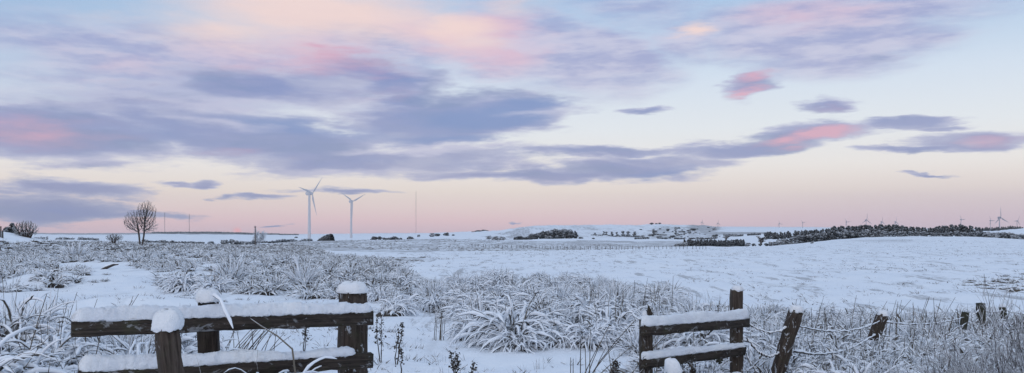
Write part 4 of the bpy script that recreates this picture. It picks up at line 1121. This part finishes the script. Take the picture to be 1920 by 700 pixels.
# big ones.  yaw rotates the rotor to face +-x ; width on screen shrinks with cos(yaw)
turbine('nearer and larger white wind turbine left of the middle', 580, 363, 1130, 29.5, math.radians(66), 43, 'w')
turbine('smaller of the two big white turbines, behind and right of the dome-shaped tree clump', 658.5, 378, 1430, 27, math.radians(42), 62, 'w')
for (px, hy, R, rot, yaw, d, lab) in [
  (1316, 417, 7, 10, 30, 6000, 'faintest distant turbine directly behind the right shoulder of the craggy hill'),
  (1346, 419, 8, 5, 30, 5200, 'distant turbine standing just right of the craggy hill with one blade upright'),
  (1461, 419.5, 8, -20, 20, 4600, 'distant turbine above the left end of the right-hand plantation'),
  (1505, 418, 8, -45, 20, 4400, 'distant turbine second from the left above the right-hand plantation'),
  (1587, 416.5, 9.5, -35, 15, 3800, 'distant turbine rising behind the diagonal tree belt'),
  (1624, 413, 13.5, 3, 20, 3200, 'distant turbine with one tall upright blade, left of the tight pair'),
  (1653, 416.5, 11, 0, 35, 3500, 'left turbine of the tight pair above the plantation'),
  (1679, 416.5, 11, 0, 35, 3500, 'right turbine of the tight pair above the plantation'),
  (1802, 412, 10.5, -35, 20, 3600, 'distant turbine alone above the right end of the plantation'),
  (1857, 414, 10.5, -30, 20, 3500, 'turbine left of and smaller than the tallest distant one at far right'),
  (1874, 408.5, 21, -5, 20, 2400, 'tallest of the distant turbines at far right'),
  (1907, 414.5, 11, 25, 20, 3400, 'distant turbine nearest the right edge')]:
    turbine(lab, px, hy, d, R*d/F, math.radians(yaw), rot, 'g', tw=.75)
# masts
def mast(label, px, top_py, d, w, guys=True):
    top = P(px, top_py, d); zb = zat(top.x, top.y); h = top.z-zb
    t = thing('radio_mast', label, 'mast', (top.x, top.y, zb))
    mb = MB()
    for (dx, dy) in ((-w/2, -w/3), (w/2, -w/3), (0, w*.6)):
        mb.tube([(dx, dy, -1), (dx, dy, h*.5), (dx, dy, h*.97)], w*.22, 4)
    nb_ = 26
    for i in range(nb_):
        z0 = h*.97*i/nb_; z1 = h*.97*(i+1)/nb_; s_ = 1 if i % 2 else -1
        mb.tube([(-w/2*s_, -w/3, z0), (w/2*s_, -w/3, z1)], w*.12, 4)
    obj('lattice', mb.mesh('lattice', m_mast, False), t)
    mb = MB(); mb.tube([(0, 0, h*.965), (0, 0, h)], w*.16, 6); obj('antenna', mb.mesh('antenna', m_mast), t)
    if guys:
        for k in range(3):
            a = .5+k*2.094; mb = MB()
            x2, y2 = math.cos(a)*h*.45, math.sin(a)*h*.45
            mb.tube([(0, 0, h*.8), (x2, y2, zat(top.x+x2, top.y+y2)-zb)], w*.035, 4); obj('guy_wire', mb.mesh('guy_wire', m_mast), t)
mast('very tall hair-thin mast standing right of the two big turbines', 780, 357, 2600, .6)
mast('left one of two thin masts on the horizon right of the tall bare tree', 309, 398, 4200, 1.7)
mast('right one of two thin masts on the horizon right of the tall bare tree', 355, 401, 4200, 1.7)
top = P(478.5, 425, 150); zb = zat(top.x, top.y)
t = thing('utility_pole', 'slim pale utility pole with a small crossarm left of the first turbine', 'utility pole', (top.x, top.y, zb)); h = top.z-zb
mb = MB(); mb.tube([(0, 0, -.5), (0, 0, h*.5), (0, 0, h)], [.10, .085, .07], 8, snow=.35, tone=1); obj('pole', mb.mesh('pole', m_bark), t)
mb = MB(); mb.box((0, -.08, h-.12), (.34, .07, .07)); obj('crossarm', mb.mesh('crossarm', m_bark, False), t)
for dx in (-.13, 0, .13):
    mb = MB(); mb.tube([(dx, -.08, h-.06), (dx, -.08, h+.10)], .04, 6, snow=.2); obj('insulator', mb.mesh('insulator', m_mast), t)

# ------------------------------------------------------------------ haze
mb = MB(); lo, hi = -60., 330.
mb.box((0, 4000-30, (lo+hi)/2), (22000, 8100, hi-lo))
m_haze = bpy.data.materials.new('haze'); m_haze.use_nodes = True; nt = m_haze.node_tree; nt.nodes.remove(nt.nodes['Principled BSDF'])
pv = nd(nt, 'ShaderNodeVolumePrincipled'); pv.inputs['Color'].default_value = (.90, .92, .97, 1); pv.inputs['Density'].default_value = 4e-5; pv.inputs['Anisotropy'].default_value = .0
nt.links.new(pv.outputs[0], nt.nodes['Material Output'].inputs['Volume'])
hzob = obj('haze', mb.mesh('haze', m_haze, False)); tag(hzob, kind='stuff')

# ------------------------------------------------------------------ sky
w = bpy.data.worlds.new('World'); sc.world = w; w.use_nodes = True; nt = w.node_tree
bg = nt.nodes['Background']; out = nt.nodes['World Output']
SUN_EL, SUN_AZ = math.radians(9), math.radians(200)      # behind the viewer, a little to the left
tcw = nd(nt, 'ShaderNodeTexCoord'); sx = nd(nt, 'ShaderNodeSeparateXYZ'); nt.links.new(tcw.outputs['Generated'], sx.inputs[0])
az = mth(nt, 'MULTIPLY', mth(nt, 'ARCTAN2', sx.outputs[0], sx.outputs[1]), 57.29578)
el = mth(nt, 'MULTIPLY', mth(nt, 'ARCSINE', sx.outputs[2]), 57.29578)
def AE(px, py):
    x = (px-960)/F; z = (HY-py)/F
    return math.degrees(math.atan(x)), math.degrees(math.atan(z/math.sqrt(1+x*x)))
def comb(x, y, z=0.0):
    c = nd(nt, 'ShaderNodeCombineXYZ')
    for i, v in enumerate((x, y, z)):
        if hasattr(v, 'links'): nt.links.new(v, c.inputs[i])
        else: c.inputs[i].default_value = v
    return c.outputs[0]
base = comb(az, el)
# domain warp: streaky
wv = comb(mth(nt, 'MULTIPLY', az, .16), mth(nt, 'MULTIPLY', el, .75))
wn = noise(nt, 1.0, 5, .6, wv)
sub = nd(nt, 'ShaderNodeVectorMath', operation='SUBTRACT'); nt.links.new(wn.outputs['Color'], sub.inputs[0]); sub.inputs[1].default_value = (.5, .5, .5)
mul = nd(nt, 'ShaderNodeVectorMath', operation='MULTIPLY'); nt.links.new(sub.outputs[0], mul.inputs[0]); mul.inputs[1].default_value = (6.0, 1.9, 0)
add = nd(nt, 'ShaderNodeVectorMath', operation='ADD'); nt.links.new(base, add.inputs[0]); nt.links.new(mul.outputs[0], add.inputs[1])
WARP = add.outputs[0]
fine = noise(nt, 1.0, 8, .62, comb(mth(nt, 'MULTIPLY', az, .30), mth(nt, 'MULTIPLY', el, 1.5), 3.3))
fine2 = noise(nt, 1.0, 6, .6, comb(mth(nt, 'MULTIPLY', az, .10), mth(nt, 'MULTIPLY', el, .30), 7.7))
def ell(px, py, rx, ry, rot=0, s=1.0, src=None):
    a, e = AE(px, py); x = (px-960)/F
    k = math.degrees(1/F)
    g = nd(nt, 'ShaderNodeTexGradient', gradient_type='SPHERICAL'); tm = g.texture_mapping; tm.vector_type = 'TEXTURE'
    tm.translation = (a, e, 0); tm.rotation = (0, 0, math.radians(rot)); tm.scale = (2*rx*k/(1+x*x), 2*ry*k/math.sqrt(1+x*x), 2)
    nt.links.new(src or WARP, g.inputs[0])
    m = nd(nt, 'ShaderNodeMath', operation='MULTIPLY_ADD'); nt.links.new(g.outputs['Fac'], m.inputs[0]); m.inputs[1].default_value = 2*s; m.inputs[2].default_value = -s
    return m.outputs[0]
def union(lst, src=None):
    o = None
    for e in lst:
        v = ell(*e, src=src) if isinstance(e, tuple) else e
        o = v if o is None else mth(nt, 'MAXIMUM', o, v)
    return o
# (px, py, rx, ry, rot, strength)
CL = [ (110,248,350,64,-2,1.15), (330,228,250,42,-6,1.1), (480,262,320,56,-5,1.3), (640,300,280,34,0,1), (845,226,262,56,6,1.5), (980,205,140,24,-4,1.1), (760,195,110,26,6,1),
  (700,146,170,42,-8,1.1), (500,165,270,46,2,1.0), (780,300,340,30,3,.9), (1020,325,330,18,0,1), (1180,312,190,26,2,1.1), (1120,284,240,14,0,1), (1390,275,200,20,5,1), (1530,250,160,24,4,1.1), (1700,228,120,12,-3,1), (1770,236,60,9,0,1),
  (1830,265,150,24,0,1.1), (1700,282,110,10,0,1), (1415,152,72,24,14,.85), (1540,197,66,17,0,1), (1205,211,46,8,0,.9), (1670,107,52,8,0,.5), (1720,326,56,5,0,1),
  (120,352,175,24,-3,1.1), (95,392,215,28,-3,1.15), (260,402,120,12,0,1), (385,341,36,12,0,1), (330,341,55,7,0,.7), (500,372,80,9,0,1), (536,423,26,4,0,.7), (440,372,30,6,0,.7), (957,417,13,2.2,0,.8), (650,356,110,7,0,.8) ]
dn = union(CL)
det = mth(nt, 'MULTIPLY', mth(nt, 'SUBTRACT', fine.outputs[0], .5), 1.25)
D = maprange(nt, mth(nt, 'ADD', dn, det), -.12, .40)
Dcore = maprange(nt, mth(nt, 'ADD', dn, mth(nt, 'MULTIPLY', det, .8)), .15, .75)
# soft veils higher up
VE = [(330,120,520,110,0,1.1), (700,60,420,110,0,.9), (990,90,310,105,-12,1.5), (1085,105,190,62,0,1.9), (700,150,230,60,-6,1.4), (1300,75,120,60,0,.8), (1530,62,330,95,-4,1.5), (1700,20,330,60,0,.9), (300,180,420,80,0,.8), (1150,20,260,50,0,.7), (600,150,360,90,-5,1.3)]
vn = union(VE)
VD = maprange(nt, mth(nt, 'ADD', vn, mth(nt, 'MULTIPLY', mth(nt, 'SUBTRACT', fine2.outputs[0], .5), 1.3)), .0, .85)
# rosy light on clouds
PK = [(60,245,230,38,-2,.62), (450,285,120,14,0,.4), (1400,168,50,14,12,1.2), (1430,140,70,16,10,.9), (1560,248,95,16,3,1.7), (1470,262,110,14,4,1.0), (1500,290,80,12,0,.7), (1860,262,120,16,0,.55), (890,66,190,85,-10,1.8), (1540,200,70,16,0,.35), (740,190,120,26,0,.2), (1560,20,200,60,0,.6), (830,45,190,60,0,1.2), (560,100,300,60,0,.9), (200,120,200,60,0,.4), (1480,30,160,50,0,.7)]
pk = maprange(nt, mth(nt, 'ADD', union(PK), mth(nt, 'MULTIPLY', mth(nt, 'SUBTRACT', fine.outputs[0], .5), .8)), 0, 1.1)
CR = [(600,20,400,80,0,1.5), (420,50,260,60,0,1.0), (850,48,150,60,-10,1.3), (1297,56,48,20,0,1.3), (560,75,230,50,0,.5), (960,10,130,40,0,.7), (200,30,110,30,0,.4)]
cr = maprange(nt, mth(nt, 'ADD', union(CR), mth(nt, 'MULTIPLY', mth(nt, 'SUBTRACT', fine2.outputs[0], .5), .7)), .0, 1.2)

tx = noise(nt, 1.0, 7, .56, comb(mth(nt, 'MULTIPLY', az, .13), mth(nt, 'MULTIPLY', el, .62), 11.0), .25)
def lin(c): return tuple((x/255/12.92 if x/255 <= .04045 else ((x/255+.055)/1.055)**2.4) for x in c)
ramp = nd(nt, 'ShaderNodeValToRGB'); re_ = ramp.color_ramp
stops = [(-90, (150,165,190)), (-2, (180,180,205)), (0.0, (212,190,202)), (.7, (228,200,206)), (1.5, (233,213,212)), (2.6, (237,225,218)), (4.2, (236,232,231)), (6.5, (226,231,238)), (9.5, (210,222,238)), (13, (178,202,230)), (16, (152,186,224)), (30, (112,152,206)), (90, (92,132,192))]
while len(re_.elements) < len(stops): re_.elements.new(.5)
for e, (dg, c) in zip(re_.elements, stops): e.position = (dg+90)/180 if False else 0
for e, (dg, c) in zip(re_.elements, sorted(stops)):
    e.position = 0.0
for i, (dg, c) in enumerate(stops):
    # piecewise coordinate: fine near the horizon
    re_.elements[i].position = i/(len(stops)-1); re_.elements[i].color = (*lin(c), 1)
# map elevation to the ramp coordinate through a float curve-like chain of linear pieces
acc = None
for i in range(len(stops)-1):
    p = maprange(nt, el, stops[i][0], stops[i+1][0], 0, 1/(len(stops)-1), smooth=False)
    acc = p if acc is None else mth(nt, 'ADD', acc, p)
nt.links.new(acc, ramp.inputs[0])
skyc = ramp.outputs[0]
# mauve to the right of the horizon
rt = mth(nt, 'MULTIPLY', maprange(nt, az, -2, 26), maprange(nt, el, 4.5, .3))
skyc = mixc(nt, mth(nt, 'MULTIPLY', rt, .55), skyc, lin((200,190,208)))
lf = mth(nt, 'MULTIPLY', maprange(nt, az, -12, -30), maprange(nt, el, 4, 12))
skyc = mixc(nt, mth(nt, 'MULTIPLY', lf, .5), skyc, lin((140,172,212)))
# veils
vcol = mixc(nt, maprange(nt, fine.outputs[0], .35, .65), lin((154,158,202)), lin((194,192,218)))
vcol = mixc(nt, mth(nt, 'MULTIPLY', pk, .9), vcol, lin((222,182,202)))
vcol = mixc(nt, mth(nt, 'MULTIPLY', maprange(nt, tx.outputs[0], .50, .66), .6), vcol, lin((206,202,224)))
s1_ = mixc(nt, mth(nt, 'MULTIPLY', VD, .85), skyc, vcol)
s1_ = mixc(nt, mth(nt, 'MULTIPLY', cr, .9), s1_, lin((242,214,208)))
# lower clouds
ccol = mixc(nt, Dcore, lin((186,190,218)), lin((130,144,194)))
shade = maprange(nt, fine.outputs[0], .3, .7)
ccol = mixc(nt, mth(nt, 'MULTIPLY', shade, .35), ccol, lin((156,158,196)))
lowmix = maprange(nt, el, 3.2, .8)
ccol = mixc(nt, mth(nt, 'MULTIPLY', maprange(nt, tx.outputs[0], .50, .66), .5), ccol, lin((188,190,214)))
ccol = mixc(nt, mth(nt, 'MULTIPLY', maprange(nt, tx.outputs[0], .50, .34), .5), ccol, lin((112,134,180)))
ccol = mixc(nt, mth(nt, 'MULTIPLY', lowmix, .5), ccol, lin((134,152,186)))
BL = [(905,222,170,36,4,1.5), (560,242,230,26,-4,.8), (1000,198,110,18,0,1), (840,262,170,14,0,.9), (1240,322,130,12,0,.9), (300,252,120,20,0,.5), (1480,92,150,34,0,.8), (120,396,190,20,0,.6), (720,140,110,18,-8,.8)]
blm = maprange(nt, mth(nt, 'ADD', union(BL), mth(nt, 'MULTIPLY', mth(nt, 'SUBTRACT', tx.outputs[0], .5), 1.0)), 0, .9)
ccol = mixc(nt, mth(nt, 'MULTIPLY', blm, .8), ccol, lin((106,134,192)))
LT = [(800,278,230,13,2,1.2), (640,318,200,9,0,.7), (1010,214,120,8,0,.7), (420,236,160,9,-4,.6), (1050,300,150,7,0,.7), (430,200,180,16,0,.7), (200,296,150,10,-2,.6)]
ltm = maprange(nt, mth(nt, 'ADD', union(LT), mth(nt, 'MULTIPLY', mth(nt, 'SUBTRACT', tx.outputs[0], .5), .9)), 0, .9)
ccol = mixc(nt, mth(nt, 'MULTIPLY', ltm, .75), ccol, lin((196,196,222)))
ccol = mixc(nt, mth(nt, 'MULTIPLY', pk, .85), ccol, lin((222,164,186)))
s2_ = mixc(nt, mth(nt, 'MULTIPLY', D, .92), s1_, ccol)
# faint rosy glint low on the left horizon
gl = maprange(nt, ell(445,433,12,10,0,1, src=base), 0, 1)
s2_ = mixc(nt, mth(nt, 'MULTIPLY', gl, .5), s2_, lin((255,160,160)))
sd = (math.sin(SUN_AZ)*math.cos(SUN_EL), math.cos(SUN_AZ)*math.cos(SUN_EL), math.sin(SUN_EL))
dp = nd(nt, 'ShaderNodeVectorMath', operation='DOT_PRODUCT'); nt.links.new(tcw.outputs['Generated'], dp.inputs[0]); dp.inputs[1].default_value = sd
glow = maprange(nt, dp.outputs['Value'], -.15, 1.0)
s2_ = mixc(nt, maprange(nt, el, 17, 42), s2_, (.46, .57, .76))
s2_ = mixc(nt, glow, s2_, (.80, .87, 1.02))
nt.links.new(s2_, bg.inputs[0]); bg.inputs[1].default_value = 1.0
sky = nd(nt, 'ShaderNodeTexSky', sky_type='NISHITA', sun_disc=False); sky.sun_elevation = math.radians(2.5); sky.sun_rotation = SUN_AZ
bg2 = nd(nt, 'ShaderNodeBackground'); nt.links.new(sky.outputs[0], bg2.inputs[0]); bg2.inputs[1].default_value = .02
adds = nd(nt, 'ShaderNodeAddShader'); nt.links.new(bg.outputs[0], adds.inputs[0]); nt.links.new(bg2.outputs[0], adds.inputs[1]); nt.links.new(adds.outputs[0], out.inputs[0])

sl = bpy.data.lights.new('sun', 'SUN'); sl.energy = .25; sl.angle = math.radians(25); sl.color = (1, .93, .90)
so = bpy.data.objects.new('sun', sl); link(so)
dv = Vector((math.sin(SUN_AZ)*math.cos(SUN_EL), math.cos(SUN_AZ)*math.cos(SUN_EL), math.sin(SUN_EL)))
so.rotation_euler = dv.to_track_quat('Z', 'Y').to_euler()

# ------------------------------------------------------------------ camera
cam = bpy.data.cameras.new('camera'); co = bpy.data.objects.new('camera', cam); link(co); sc.camera = co
co.location = (0, 0, EYE); co.rotation_euler = (math.pi/2, 0, 0)
cam.sensor_width = 36; cam.lens = 36*F/1920; cam.shift_y = (HY-350)/1920; cam.clip_start = .1; cam.clip_end = 30000
sc.view_settings.view_transform = 'Standard'; sc.view_settings.look = 'None'; sc.view_settings.exposure = 0; sc.view_settings.gamma = 1
sc.view_settings.use_curve_mapping = False
sc.cycles.use_denoising = True
try: sc.cycles.denoiser = 'OPENIMAGEDENOISE'
except Exception: pass
sc.cycles.max_bounces = 5; sc.cycles.diffuse_bounces = 3; sc.cycles.volume_bounces = 0; sc.cycles.glossy_bounces = 2
